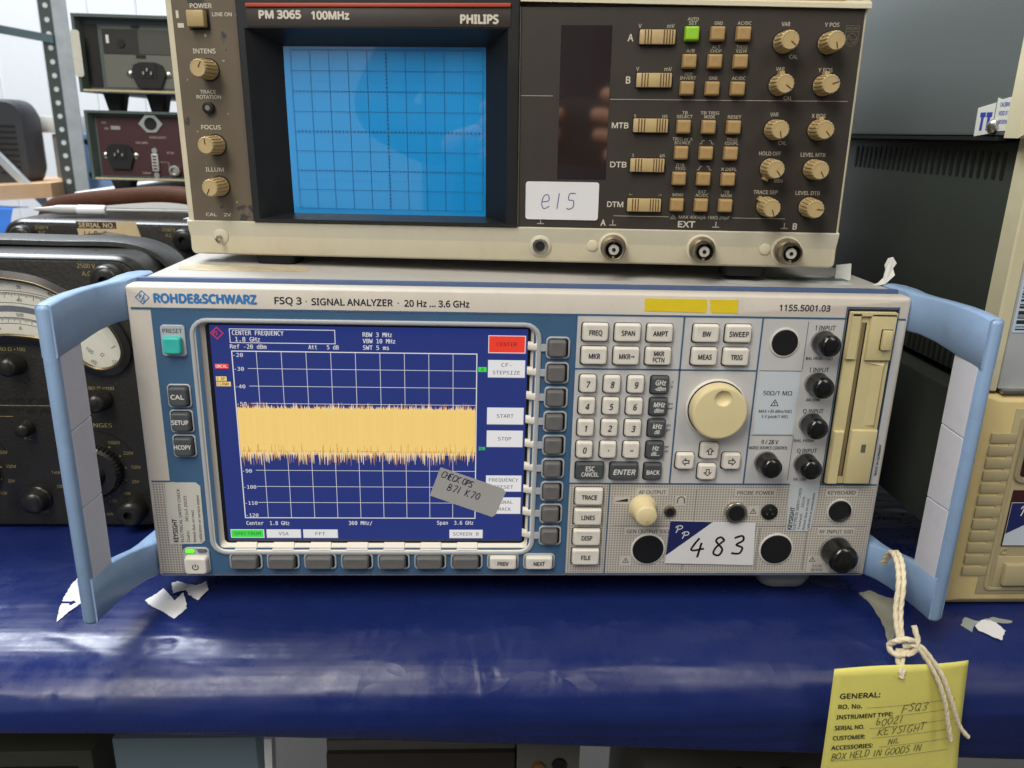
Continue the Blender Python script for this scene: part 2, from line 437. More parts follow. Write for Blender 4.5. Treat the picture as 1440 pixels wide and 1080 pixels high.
def build_film():
    nx = 620; x0, x1 = -620, 520
    rnd = random.Random(12); creases = []
    for k in range(46):      # short sharp creases (centre x, y, direction, half length, half width, height)
        creases.append((rnd.uniform(-330, 260), rnd.uniform(-52, 14), rnd.gauss(0, .7), rnd.uniform(6, 26), rnd.uniform(1.1, 2.4), rnd.choice((-1, 1)) * rnd.uniform(.2, .75)))
    for k in range(24):      # bunched wrinkles left of the middle
        creases.append((rnd.uniform(-130, 60), rnd.uniform(-34, -4), rnd.uniform(.9, 1.9), rnd.uniform(4, 10), rnd.uniform(1.0, 1.7), rnd.uniform(.6, 1.2)))
    creases += [(-330, 3, 0, 75, 2.6, 1.5), (-215, -27, -.05, 110, 2.4, .9), (60, -16, .03, 150, 4, .7), (-60, -38, .02, 120, 4, .6), (190, -30, -.04, 90, 3, .6)]
    pits = [(rnd.uniform(-330, 250), rnd.uniform(-62, 8), rnd.uniform(.8, 1.8), rnd.uniform(.4, 1.0)) for k in range(34)]
    cols_ = []
    for i in range(nx + 1):
        x = x0 + (x1 - x0) * i / nx
        pr = film_profile(x); c = []
        arc = 0.0; prev = None
        for k, (y, z, _) in enumerate(pr):
            t = k / (len(pr) - 1)
            q = y if z > -33 else -50 - (-31 - z) * .9          # running length down the roll
            a = noise.noise(Vector((x * .012, t * 9, 1.3))); b = noise.noise(Vector((x * .045, t * 20, 7.7))); e = noise.noise(Vector((x * .006, t * 30, 3.1)))
            amp = 0 if y > 150 else min(1, (150 - y) / 120)
            front = max(0, min(1, (20 - y) / 40))
            d = (a * .9 + b * .3 + e * .5) * amp * (.35 + .65 * front)
            if -72 < q < 25:
                for (cx_, cy_, an_, hl, hw, hh) in creases:
                    dx = x - cx_
                    if abs(dx) > hl + 6: continue
                    dy = q - cy_
                    if abs(dy) > hl + 6: continue
                    u = dx * math.cos(an_) + dy * math.sin(an_); v = -dx * math.sin(an_) + dy * math.cos(an_)
                    if abs(u) < hl * 1.3 and abs(v) < hw * 4: d += hh * math.exp(-(v / hw) ** 2) * max(0, 1 - (u / (hl * 1.3)) ** 2)
                for (cx_, cy_, r_, hh) in pits:
                    dd = (x - cx_) ** 2 + (q - cy_) ** 2
                    if dd < 30: d -= hh * math.exp(-dd / (r_ * r_ * 1.6))
            if t > .95: d += 2.2 * noise.noise(Vector((x * .02, 0, 9))) * (t - .95) / .05
            c.append((x, y - d * front * .8, z + d * .75 * (1 - .4 * front)))
        cols_.append(c)
    n = len(cols_[0]); vs = [p for c in cols_ for p in c]
    fs = [(i * n + k, i * n + k + 1, (i + 1) * n + k + 1, (i + 1) * n + k) for i in range(nx) for k in range(n - 1)]
    return MB().add(vs, fs)
bench = struct(MB().box(-620, 520, -40, 430, -70, -36).build('bench', M('bench_board', (120, 105, 85), .7), None))
bench_film = build_film().build('film_cover', film, bench, smooth=60)

# ------------------------------------------------------------------ signal analyzer
an = empty('signal_analyzer')
tag(an, 'rack-width signal analyzer with light blue side handles and lit blue spectrum screen', 'analyzer')
# case and frame
MB().box(-213, 213, 17, 430, 2, 179.6).build('case', topgrey, an, bevel=1)
MB().box(-216.5, 216.5, 13.5, 17, 1, 179.9).build('rim_band', M('rim_band_blue', (70, 90, 128), .45), an, bevel=.6)
_hole = lambda y, d=0: at_y(rr(184 + d, 138.4 + d, 2.5, 5, -87.7, 89), y)
fr = MB().stack([at_y(rr(433, 176, 2, 5, 0, 89.5), 13.4), at_y(rr(435, 177.5, 2, 5, 0, 89.4), 9), at_y(rr(435, 178, 2, 5, 0, 89), 1.8), at_y(rr(433.6, 176.6, 1.6, 5, 0, 89), .5), at_y(rr(431.5, 174.8, 1.2, 5, 0, 89), 0), _hole(0), _hole(13.4)], closed=True).build('front_frame', beige, an, smooth=50)
def P(name, x0, x1, z0, z1, y, mat, th=.25): return MB().box(x0, x1, y, y + th, z0, z1).build(name, mat, an)
bp = ring(232.6, 161.9, .3, 184, 138.4, 2.5, .05, -.2, cx=-88.5, cz=83.75, cxi=-87.7, czi=89, soft=.02).build('blue_panel', bluepanel, an)
lp = P('control_panel', 28.2, 215.3, 63.6, 165, -.2, lightpanel)
dp = P('connector_panel', 28.2, 215.3, 2.8, 62.6, -.2, dotted)
dl = P('dotted_strip', -215.2, -204.9, 2.8, 62.8, -.2, dotted)
P('dotted_strip', -204.7, -202, 2.8, 62.8, -.35, dotted, .12)
for a in ((-215.2, 215.3, 165, 166, -.4), (-215.2, 215.3, 1.9, 2.7, -.4), (-215.2, -204.7, 62.8, 63.6, -.4)):
    strip(fr, a[0], a[1], a[2], a[3], a[4], trimblue)
for x0, x1, z0, z1 in ((28.2, 215.3, 62.7, 63.6), (88.0, 88.9, 63.7, 164.9), (132.8, 133.7, 63.7, 164.9), (28.2, 132.7, 133.8, 134.6), (52.2, 53.0, 2.8, 62.6), (27.4, 28.3, 2.8, 164.9)):
    strip(lp, x0, x1, z0, z1, -.42, trimblue)
for x0, x1, z0, z1 in ((159.4, 159.7, 135, 163.5), (134.5, 159.4, 134.2, 134.5), (159.7, 160, 66, 94.5), (134.5, 159.4, 94.5, 94.8), (180.3, 180.9, 63.8, 171.6), (210.4, 211, 63.8, 171.6), (180.3, 211, 171.6, 172.4)):
    strip(lp, x0, x1, z0, z1, -.42, trimblue if x0 > 170 else inkgrey)
for x0, x1, z0, z1 in ((56, 213, 35.1, 35.4), (105.3, 105.6, 36, 60), (176.7, 177, 5, 60), (101, 101.3, 5, 9), (147, 147.3, 5, 34)):
    strip(dp, x0, x1, z0, z1, -.36, inkgrey)
# header print
h_ink = fr
dm = MB()
ro = [(-208.5, 175.4), (-212.5, 171.4), (-208.5, 167.4), (-204.5, 171.4)]; ri = [(-208.5, 174.7), (-211.8, 171.4), (-208.5, 168.1), (-205.2, 171.4)]
dm.add(at_y(ro, -.12) + at_y(ri, -.12), [(0, 1, 5, 4), (1, 2, 6, 5), (2, 3, 7, 6), (3, 0, 4, 7)]).build('logo', inkblue, fr)
hand(fr, 'P', -209.9, 170.8, 2.1, .45, inkblue, y=-.14, sx=.8, jit=0, name='logo_mark'); hand(fr, 'S', -208.3, 169.2, 2.1, .45, inkblue, y=-.14, sx=.8, jit=0, name='logo_mark')
MB().add(at_y([(-210, 168.6), (-209.5, 168.6), (-206.6, 173.6), (-207.1, 173.6)], -.16), [(0, 1, 2, 3)]).build('logo_mark', inkblue, fr)
txt(fr, 'ROHDE&SCHWARZ', -175, 171.1, 4.7, inkblue, w=54.5, y=-.12, bold=.05)
txt(fr, 'FSQ 3', -130.7, 170.8, 3.7, ink, w=14.4, y=-.12, bold=.022)
txt(fr, '·', -121, 170.6, 3.7, ink, y=-.12)
txt(fr, 'SIGNAL ANALYZER', -96, 170.5, 3.6, ink, w=44, y=-.12, bold=.022)
txt(fr, '·', -71, 170.4, 3.7, ink, y=-.12)
txt(fr, '20 Hz ... 3.6 GHz', -49.8, 170.4, 3.5, ink, w=35.5, y=-.12, bold=.022)
txt(fr, '1155.5001.03', 156.4, 171.2, 3.4, ink, w=29, y=-.12, bold=.022)
tape = [[(65.3, 175.3), (65.6, 168.2), (100.4, 167.6), (100.8, 171), (100.2, 175.3)], [(101.6, 175.2), (102.6, 172), (101.9, 170.5), (103.5, 167.7), (118.4, 167.7), (117.9, 175.2)]]
for t in tape: poly(t, 0, -.18).build('yellow_tape', yellowtape, an)

# screen
rimlip = M('rim_lip', (176, 180, 184), .4, var=.03)
rimslope = M('rim_slope', (226, 221, 208), .45, var=.02)
ring(193.6, 144.9, 9.5, 188.8, 140.1, 7.2, 0, -1.3, cx=-88.2, cz=88.1, soft=.4).build('screen_rim', rimlip, an, smooth=50)
MB().stack([at_y(rr(189.2, 140.5, 7.4, 5, -88.2, 88.1), -.9), at_y(rr(188, 139.4, 6.6, 5, -88.2, 88.2), -.5), at_y(rr(180.6, 135.8, 3, 5, -87.4, 89.2), 3.7), at_y(rr(180.6, 135.8, 3, 5, -87.4, 89.2), 6)], cap0=False, cap1=False).build('screen_slope', rimslope, an, smooth=30)
MB().box(-182, 6, 5.0, 12, 18, 160).build('screen_back', black, an)
ring(183, 138, 2.5, 177.0, 132.8, .8, 5.0, 3.6, cx=-87.4, cz=89.2, cxi=-87.2, czi=89.4, soft=.15).build('screen_mask', M('mask_black', (16, 16, 20), .4), an)
lcd_blue = glow('lcd_blue', (40, 56, 130), .8)
lcd_white = glow('lcd_white', (226, 224, 224), .95)
lcd_yellow = glow('lcd_yellow', (246, 210, 124), .95)
lcd_orange = glow('lcd_orange', (214, 150, 70), .9)
lcd_red = glow('lcd_red', (236, 62, 44), .95)
lcd_green = glow('lcd_green', (60, 220, 70), .95)
lcd_dark = glow('lcd_dark', (74, 74, 66), .6)
lcd_shade = glow('lcd_shade', (130, 132, 140), .7)
disp = MB().box(-176.2, 1.8, 3.9, 4.6, 22.6, 156.2).build('display', lcd_blue, an)
def D(x0, x1, z0, z1, lay, mat, name='screen_graphic'):
    y = 3.9 - .08 * lay
    return MB().add([(x0, y, z0), (x1, y, z0), (x1, y, z1), (x0, y, z1)], [(0, 1, 2, 3)]).build(name, mat, disp)
def frame2(x0, x1, z0, z1, t, lay, mat):
    mb = MB(); y = 3.9 - .08 * lay
    mb.add(at_y([(x0, z0), (x1, z0), (x1, z1), (x0, z1), (x0 + t, z0 + t), (x1 - t, z0 + t), (x1 - t, z1 - t), (x0 + t, z1 - t)], y), [(0, 1, 5, 4), (1, 2, 6, 5), (2, 3, 7, 6), (3, 0, 4, 7)])
    return mb.build('screen_graphic', mat, disp)
gx0, gx1, gz0, gz1 = -164.7, -27.2, 37.6, 141.2
frame2(gx0, gx1, gz0, gz1, .55, 2, lcd_white)
mb = MB()
for i in range(1, 10):
    x = gx0 + (gx1 - gx0) * i / 10; mb.add(at_y([(x - .14, gz0), (x + .14, gz0), (x + .14, gz1), (x - .14, gz1)], 3.9 - .08), [(0, 1, 2, 3)])
mb.build('screen_grid', lcd_white, disp)
mb = MB()
for i in range(1, 10):
    z = gz0 + (gz1 - gz0) * i / 10; mb.add(at_y([(gx0 + 8.5, z - .14), (gx1, z - .14), (gx1, z + .14), (gx0 + 8.5, z + .14)], 3.9 - .12), [(0, 1, 2, 3)])
mb.build('screen_grid', lcd_white, disp)
# noise trace
def trace(mat, lay, topb, botb, ts, bs, seed, step=.32, base=True):
    rnd = random.Random(seed); mb = MB(); y = 3.9 - .08 * lay
    xa, xb = gx0 + .7, gx1 - .7
    if base: mb.add(at_y([(xa, botb), (xb, botb), (xb, topb), (xa, topb)], y), [(0, 1, 2, 3)])
    x = xa
    while x < xb - step:
        zt = topb + .3 + ts * rnd.random() ** 2.2; zb = botb - .3 - bs * rnd.random() ** 1.5
        mb.add(at_y([(x, topb), (x + step, topb), (x + step * .6, zt), (x + step * .4, zt)], y), [(0, 1, 2, 3)])
        mb.add(at_y([(x, botb), (x + step, botb), (x + step * .62, zb), (x + step * .38, zb)], y), [(0, 1, 2, 3)])
        x += step * rnd.uniform(.8, 1.25)
    o = mb.build('trace', mat, disp); o['kind'] = 'stuff'; return o
trace(lcd_orange, 3, 107.0, 80.5, 4.2, 9.0, 3, .5)
trace(glow('lcd_pale', (250, 226, 190), .9), 3.4, 106.8, 80.5, 4.0, 8.0, 11, .9, False)
trace(lcd_yellow, 4, 106.9, 81.5, 1.8, 6.4, 5, .42)
for sd, zc in ((21, 83.5),):
    rnd = random.Random(sd); mb = MB(); y = 3.9 - .08 * 4.6
    for k in range(90):
        x = rnd.uniform(gx0 + 2, gx1 - 2); h_ = rnd.uniform(1.5, 6)
        mb.add(at_y([(x, 80), (x + .22, 80), (x + .22, 80 + h_), (x, 80 + h_)], y), [(0, 1, 2, 3)])
    mb.build('trace', lcd_orange, disp)['kind'] = 'stuff'
rnd = random.Random(31); mb = MB()
for k in range(240):
    x = rnd.uniform(gx0 + 1, gx1 - 1); w_ = rnd.uniform(.12, .4); mb.add(at_y([(x, 84 + rnd.random() * 4), (x + w_, 84), (x + w_, 106), (x, 104 + rnd.random() * 2)], 3.9 - .08 * 4.3), [(0, 1, 2, 3)])
mb.build('trace', glow('lcd_yellow_deep', (244, 206, 118), .95), disp)['kind'] = 'stuff'
# display lettering
def DT(s, x, z, h, w=None, mat=lcd_white, lay=6, align='L', bold=.01): return txt(disp, s, x, z, h, mat, w=w, y=3.9 - .08 * lay, align=align, bold=bold, cond=1.0, font=MONO)
frame2(-165, -106.7, 145.6, 153.8, .4, 1, lcd_white)
DT('CENTER FREQUENCY', -163.3, 151.5, 2.4, 28.2); DT('1.8 GHz', -161.8, 147.8, 2.3, 13.5); DT('Ref -20 dBm', -165, 143.6, 2.2, 20); DT('Att   5 dB', -121.8, 143.8, 2.2, 16.8)
DT('RBW 3 MHz', -91.4, 151.4, 2.3, 16.2); DT('VBW 10 MHz', -91.4, 147.7, 2.3, 18); DT('SWT 5 ms', -91.4, 143.9, 2.3, 14.4)
DT('Center  1.8 GHz', -164, 34.4, 2.3, 25.3); DT('360 MHz/', -103.3, 34.6, 2.3, 14); DT('Span  3.6 GHz', -50.3, 34.9, 2.3, 21.8)
for s, z in (('-20', 138.7), ('-30', 130.6), ('-40', 120.2), ('-50', 109.8), ('-90', 68.3), ('-100', 58), ('-110', 47.6), ('-120', 39.6)): DT(s, -163.6, z, 2.0, 1.75 * len(s), bold=.006)
dg = [(-171.6, 155), (-175.4, 151.2), (-171.6, 147.4), (-167.8, 151.2)]; di = [(-171.6, 154), (-174.4, 151.2), (-171.6, 148.4), (-168.8, 151.2)]
MB().add(at_y(dg, 3.5) + at_y(di, 3.5), [(0, 1, 5, 4), (1, 2, 6, 5), (2, 3, 7, 6), (3, 0, 4, 7)]).build('screen_logo', glow('lcd_logo', (200, 60, 90), .8), disp)
hand(disp, 'PS', -173.4, 150.2, 2.2, .4, MATS['lcd_logo'], y=3.5, sx=.7, jit=0, name='screen_logo')
D(-174.4, -166.8, 130.6, 133.4, 2, lcd_red); DT('UNCAL', -173.8, 132, 1.7, 6.4, lay=4)
D(-174.4, -168.5, 123.4, 126, 2, lcd_yellow); DT('1 AP', -173.8, 124.7, 1.6, 4.4, mat=lcd_dark, lay=4)
D(-174.4, -166.4, 120.2, 122.9, 2, lcd_yellow); DT('CLRWR', -173.8, 121.5, 1.6, 6.6, mat=lcd_dark, lay=4)
D(-26.6, -21.9, 130.4, 133.3, 2, lcd_green); DT('A', -24.2, 131.9, 1.8, align='C', mat=lcd_dark, lay=4); DT('3DB', -26, 83.4, 1.9, 4, mat=lcd_green)
def softbox(x0, x1, z0, z1, mat, lines, tm=lcd_dark):
    D(x0, x1 + .4, z0 - .4, z1, 2, lcd_shade); D(x0, x1, z0, z1, 3, lcd_white); D(x0 + .4, x1 - .4, z0 + .4, z1 - .4, 4, mat)
    n = len(lines)
    for i, s in enumerate(lines):
        zz = (z0 + z1) / 2 + ((n - 1) / 2 - i) * 4.6
        txt(disp, s, (x0 + x1) / 2, zz, 2.0, tm, w=min(1.95 * len(s), x1 - x0 - 2), y=3.9 - .08 * 6, bold=.004, font=MONO)
softbox(-21.1, 0, 141.7, 152, lcd_red, ['CENTER'], glow('lcd_darkred', (120, 30, 20), .6))
softbox(-21.1, 0, 127.3, 137.6, lcd_white, ['CF-', 'STEPSIZE']); softbox(-21.2, 0, 98.7, 109, lcd_white, ['START']); softbox(-21.2, -.1, 84.5, 94.8, lcd_white, ['STOP'])
softbox(-21.2, -.1, 55.8, 66.2, lcd_white, ['FREQUENCY', 'OFFSET']); softbox(-21.1, -.2, 41.1, 51.9, lcd_white, ['SIGNAL', 'TRACK'])
for a, b, s, m_ in ((-173.9, -154.1, 'SPECTRUM', lcd_green), (-152.6, -132.3, 'VSA', lcd_white), (-130.8, -110.3, 'FFT', lcd_white), (-42.9, -22.8, 'SCREEN B', lcd_white)): softbox(a, b, 24.6, 30.2, m_, [s])
# grey hand-written sticker on the screen
st = poly([(-48.2, 71.6), (-10.9, 58), (-9.2, 55.5), (-15.2, 40.6), (-17.2, 39.2), (-54.6, 53.3)], 3.1, 2.9).build('grey_note_sticker', M('note_grey', (172, 170, 168), .5, var=.03), an)
pen = M('pen_ink', (44, 42, 74), .5, var=0)
hand(st, 'CHECK OPS', -48, 65.6, 4.0, .5, pen, y=2.82, rot=-.36, sx=.82, gap=.12, slant=.12)
hand(st, 'B71 K70', -44.5, 57.0, 4.4, .5, pen, y=2.82, rot=-.33, sx=.86, gap=.3, slant=.12)

# keys -----------------------------------------------------------
_KC = {}
def key(cx, cz, w, h, mat, proud=3.2, r=1.3, lines=None, tmat=ink, th=2.7, name='key', surround=1.0, smat=gapdark, bold=.024, shear=0, dz=0.0, tw=None, parent=None):
    kk = (w, h, mat.name, proud, r)
    if kk not in _KC:
        mb = MB().stack([at_y(rr(w, h, r), 0), at_y(rr(w - .5, h - .5, r), -proud * .72), at_y(rr(w - 1.1, h - 1.1, r), -proud * .93), at_y(rr(w - 2.1, h - 2.1, max(.4, r - .4)), -proud), at_y(rr(w - 5, h - 4, .8), -proud + .18)])
        _KC[kk] = mb.build(name, mat, me_only=True, smooth=45)
    o = obj(name, _KC[kk], None, parent or an, (cx * S, -.3 * S, cz * S))
    if surround:
        sk = ('s', w, h, surround, smat.name)
        if sk not in _KC: _KC[sk] = slab(w + surround, h + surround, r + .4, .05, -.15).build('surround', smat, me_only=True)
        obj('surround', _KC[sk], None, o, (-.15 * S, 0, -.2 * S))
    if lines:
        n = len(lines)
        for i, s in enumerate(lines):
            hh = th if n == 1 else (th[i] if isinstance(th, (list, tuple)) else th)
            w_ = None
            zz = dz + ((n - 1) / 2 - i) * (3.6)
            txt(o, s, 0, zz, hh, tmat, w=tw, y=-proud + .02, bold=bold, shear=shear, cond=.78)
    return o
for s, x, z in (('FREQ', 38.5, 156), ('SPAN', 56.7, 156), ('AMPT', 74.9, 156), ('BW', 101.1, 156.2), ('SWEEP', 119.5, 156.3), ('MKR', 38.5, 142.5), ('MKR→', 56.8, 142.5), ('MKR|FCTN', 75, 142.6), ('MEAS', 101.3, 142.8), ('TRIG', 119.5, 142.8)):
    key(x, z, 14.6, 10.4, keylight, lines=s.split('|'), th=2.8 if '|' not in s else 2.6, tw=11 if s == 'SWEEP' else None)
for s, x, z in (('7', 36, 125.8), ('8', 49.8, 125.7), ('9', 63.5, 125.7), ('4', 36, 112.5), ('5', 49.9, 112.5), ('6', 63.6, 112.4), ('1', 36, 99.1), ('2', 49.9, 99.2), ('3', 63.6, 99.1), ('0', 36, 85.5), ('·', 49.9, 85.5), ('–', 63.6, 85.5)):
    key(x, z, 9.6, 10.4, keylight, r=1.5, lines=[s], th=3.6, shear=.18, bold=.02)
for a, b, x, z in (('GHz', '-dBm', 77.4, 125.5), ('MHz', 'dBm', 77.6, 112.3), ('kHz', 'dB', 77.6, 99.1), ('Hz', 'dB...', 77.6, 85.5)):
    key(x, z, 10.2, 10.6, keydark, r=1.4, lines=[a, b], th=[2.9, 2.3], tmat=inkwhite, shear=.15)
for s, z in (('s V', 125.5), ('ms mV', 112.3), ('µs µV', 99.1), ('ns nV', 85.5)):
    for i, q in enumerate(s.split()): txt(lp, q, 84.9, z + 1.6 - 3 * i, 1.5, ink, y=-.45, shear=.15)
key(39.8, 72.1, 16.6, 10.6, keydark, lines=['ESC', 'CANCEL'], th=[2.9, 2.5], tmat=inkwhite)
key(60.2, 71.9, 16.6, 10.6, keydark, lines=['ENTER'], th=3.2, tmat=inkwhite, shear=.18, tw=13)
key(77.3, 71.8, 10.2, 10.6, keydark, lines=['BACK'], th=2.6, tmat=inkwhite, tw=7.6)
for s, z in (('TRACE', 55.4), ('LINES', 42.1), ('DISP', 28.4), ('FILE', 15.1)): key(40.3, z, 16.8, 10.8, keylight, lines=[s], th=2.8)
def arrow(ang, c, sz):
    base = [(-1.1, -2.2), (1.1, -2.2), (1.1, -.1), (2.6, -.1), (0, 2.4), (-2.6, -.1), (-1.1, -.1)]
    inn = [(-.6, -1.7), (.6, -1.7), (.6, .45), (1.3, .45), (0, 1.7), (-1.3, .45), (-.6, .45)]
    rt = lambda p: (p[0] * math.cos(ang) - p[1] * math.sin(ang), p[0] * math.sin(ang) + p[1] * math.cos(ang))
    a = [rt(p) for p in base]; b = [rt(p) for p in inn]
    return MB().add(at_y(a, -3.2) + at_y(b, -3.2), [(i, (i + 1) % 7, 7 + (i + 1) % 7, 7 + i) for i in range(7)])
for x, z, a in ((110, 85.4, 0), (109.8, 72, math.pi), (96.1, 78.7, math.pi / 2), (123.8, 78.8, -math.pi / 2)):
    o = key(x, z, 10.8, 10.2, keylight, r=1.6)
    arrow(a, 0, 0).build('arrow_symbol', ink, o)
# left column keys
plate = slab(13.2, 17.8, 2, 0, -.9, .3, .3).build('key_plate', rimgrey, an, loc=(-194 * S, -.2 * S, 147.6 * S))
txt(plate, 'PRESET', 0, 5.6, 2.4, ink, w=10.4, y=-.95)
key(-194.2, 145.4, 10.4, 10, teal, proud=4.2, r=1.4)
for s, z in (('CAL', 115.7), ('SETUP', 100.6), ('HCOPY', 85.6)):
    ring(13, 13.8, 2.2, 11.4, 12.2, 1.6, 0, -.9, soft=.2).build('key_plate', rimgrey, an, loc=(-193.9 * S, -.2 * S, z * S))
    key(-194.1, z, 10.8, 11.4, keydark, proud=3.6, r=1.8, lines=[s], th=2.5, tmat=inkwhite, tw=7.2 if s == 'CAL' else 9.2, dz=.2)
ring(15.6, 17.6, 3, 14, 15.8, 2.2, 0, -1.1, soft=.3).build('key_plate', rimgrey, an, loc=(-193.8 * S, -.2 * S, 11.6 * S))
slab(14.4, 16.2, 2.4, 0, -.5).build('key_plate', rimgrey, an, loc=(-193.8 * S, -.2 * S, 11.6 * S))
pk = key(-193.8, 9.6, 13.6, 11.4, keylight, proud=4.2, r=1.8)
mb = MB(); n = 20
pts = [(1.7 * math.cos(math.radians(a)), 1.7 * math.sin(math.radians(a)) - .4) for a in [130 + 280 * i / n for i in range(n + 1)]]
ribbon([pts, [(0, -.5), (0, 1.7)]], .55, -4.2).build('power_symbol', ink, pk)
slab(5.4, 2.4, 1.1, 0, -1.0, .2, .2).build('status_lamp', glow('led_green', (110, 240, 40), 1.3), an, loc=(-197.3 * S, -.6 * S, 18.3 * S))
slab(5.0, 2.2, 1.1, 0, -1.0, .2, .2).build('status_lamp', softgrey, an, loc=(-190.2 * S, -.6 * S, 18.3 * S))
# soft keys round the screen
for i in range(9):
    z = 146.4 - 14.69 * i
    ring(13.6, 12.8, 2.6, 11.6, 10.8, 1.8, 0, -1.1, soft=.25).build('key_plate', rimlip, an, loc=(18 * S, -.2 * S, z * S))
    slab(12.4, 11.6, 2, 0, -.3).build('key_well', gapdark, an, loc=(18 * S, -.2 * S, z * S))
    key(17.5, z, 10.2, 9.8, softgrey, proud=4.0, r=1.5, surround=0)
    MB().box(7.6, 11.6, -1.2, 0, z - 2, z + 2).build('key_link', rimlip, an)
    MB().stack([[(1.2, 3.6, z - 2.6), (6.3, .2, z - 3.2), (6.3, .2, z + 3.2), (1.2, 3.6, z + 2.6)], [(1.0, .6, z - 1.5), (6.3, -1.0, z - 1.9), (6.3, -1.0, z + 1.9), (1.0, .6, z + 1.5)]]).build('key_pointer', rimslope, an, bevel=.25, seg=1)
for i in range(9):
    x = -164.7 + 22.08 * i
    ring(19.4, 10.6, 2.6, 17.4, 8.8, 1.8, 0, -1.1, soft=.25).build('key_plate', rimlip, an, loc=(x * S, -.2 * S, 11.2 * S))
    slab(18.2, 9.6, 2, 0, -.3).build('key_well', gapdark, an, loc=(x * S, -.2 * S, 11.2 * S))
    if i < 7:
        key(x - .6, 11.1, 15.8, 8.2, softgrey, proud=4.0, r=1.6, surround=0)
        MB().box(x - 6, x + 6, -1.2, 0, 15.6, 17.4).build('key_link', rimlip, an)
        MB().stack([[(x - 6.4, -.2, 18.6), (x + 6.6, -.2, 18.6), (x + 6.4, 3.8, 21.6), (x - 6.0, 3.8, 21.6)], [(x - 6.2, -1.0, 18.9), (x + 6.4, -1.0, 18.9), (x + 6.2, 3.0, 22.1), (x - 5.8, 3.0, 22.1)]]).build('key_pointer', rimslope, an)
    else:
        key(x, 11.2, 16.6, 8.6, keylight, proud=3.8, r=1.4, lines=['PREV' if i == 7 else 'NEXT'], th=2.6, surround=0)
# rotary dial with finger dimple
ring2 = lathe([(17.8, 0), (17.8, -1.4), (17.2, -1.9)], 48).build('dial_ring', M('dial_ring_white', (220, 217, 208), .4), an, loc=(111.4 * S, -.2 * S, 111.4 * S), smooth=40)
lathe([(16.9, -1.5), (16.9, -2.2)], 48).build('dial_gap', gapdark, an, loc=(111.4 * S, -.2 * S, 111.4 * S))
mb = MB(); loops = []
for r, y in ((16.2, -2), (16.2, -8.2), (15.8, -9.2), (14.8, -9.8)): loops.append(at_y(circ(r, 96), y))
for k in range(1, 40): loops.append(at_y(circ(14.8 * (1 - k / 40.0), 96), -9.8 - .25 * math.sin(math.pi * k / 80)))
dv = []
for l in loops:
    q = []
    for (x, y, z) in l:
        d = math.hypot(x - .9, z - 9.0); 
        if y < -9.5 and d < 4.6: y += 2.6 * (math.sqrt(max(0, 1 - (d / 4.6) ** 2)))
        q.append((x, y, z))
    dv.append(q)
MB().stack(dv).build('rotary_dial', cream, an, loc=(111.4 * S, -.2 * S, 111.4 * S), smooth=35)
# plugged openings
def plug(x, z, r, ringm=None):
    lathe([(r + 1.0, 0), (r + 1.0, -.5), (r + .3, -.7)], 40).build('opening_ring', M('opening_white', (214, 212, 206), .45), an, loc=(x * S, -.25 * S, z * S))
    lathe([(r, -.6), (r, -.9), (r - .6, -1.1)], 40).build('blanking_plug', plugblack, an, loc=(x * S, -.25 * S, z * S))
plug(147.1, 151.2, 7.6); plug(78.7, 19.5, 9.6); plug(158.6, 19.6, 9.7)
# rubber caps
def cap(x, z, r, ln):
    lathe([(r + .5, 0), (r + .5, -1.4), (r + .3, -1.8)], 32).build('socket_flange', M('flange_grey', (120, 120, 118), .4), an, loc=(x * S, -.3 * S, z * S))
    lathe([(r + .3, -1.6), (r + .3, -4), (r, -4.6), (r, -ln * .7), (r * .96, -ln * .85), (r * .8, -ln * .95), (r * .5, -ln), (.05, -ln * 1.015)], 36).build('connector_cap', capblack, an, loc=(x * S, -.3 * S, z * S), smooth=60)
for x, z in ((169.2, 152), (168.9, 127.3), (168.9, 102.6), (168.9, 77.2), (145, 78)): cap(x, z, 6.4, 13)
cap(195.9, 19.2, 9.0, 16)
# control panel print
for s, x, z, w, h in (('I INPUT', 169.7, 160, 11.4, 2.6), ('I INPUT', 169.6, 135.2, 11.2, 2.6), ('Q INPUT', 169.6, 110, 12, 2.6), ('Q INPUT', 169.3, 85.1, 12, 2.6), ('0 / 28 V', 146.2, 90.5, 10, 2.6), ('NOISE SOURCE CONTROL', 145.8, 86.8, 23, 1.9)):
    txt(lp, s, x, z, h, ink, w=w, y=-.42)
for s, x, z, w in (('BAL HIGH / 50Ω', 168.6, 142, 15.5), ('BAL LOW', 168.6, 117, 8), ('BAL HIGH', 166.5, 91.5, 12), ('BAL LOW', 167.5, 66.6, 8)): txt(lp, s, x, z, 1.7, ink, w=w, y=-.42)
lb = MB().box(135.2, 159, -.42, -.25, 95.4, 133.6).build('rating_label', M('pale_label', (200, 208, 216), .45, var=.02), an)
txt(lb, '50Ω/1 MΩ', 147, 120.9, 2.6, ink, w=17, y=-.5); txt(lb, 'MAX +30 dBm/50Ω', 147, 109.7, 1.9, ink, w=19.5, y=-.5); txt(lb, '5 V peak/1 MΩ', 147, 106.5, 1.9, ink, w=15.5, y=-.5)
warning_triangle(lb, 146, 114.4, 2.9, ink, -.5)
txt(fr, 'MADE IN GERMANY', 213.3, 79.5, 1.6, ink, w=20, y=-.5, rot=math.pi / 2)
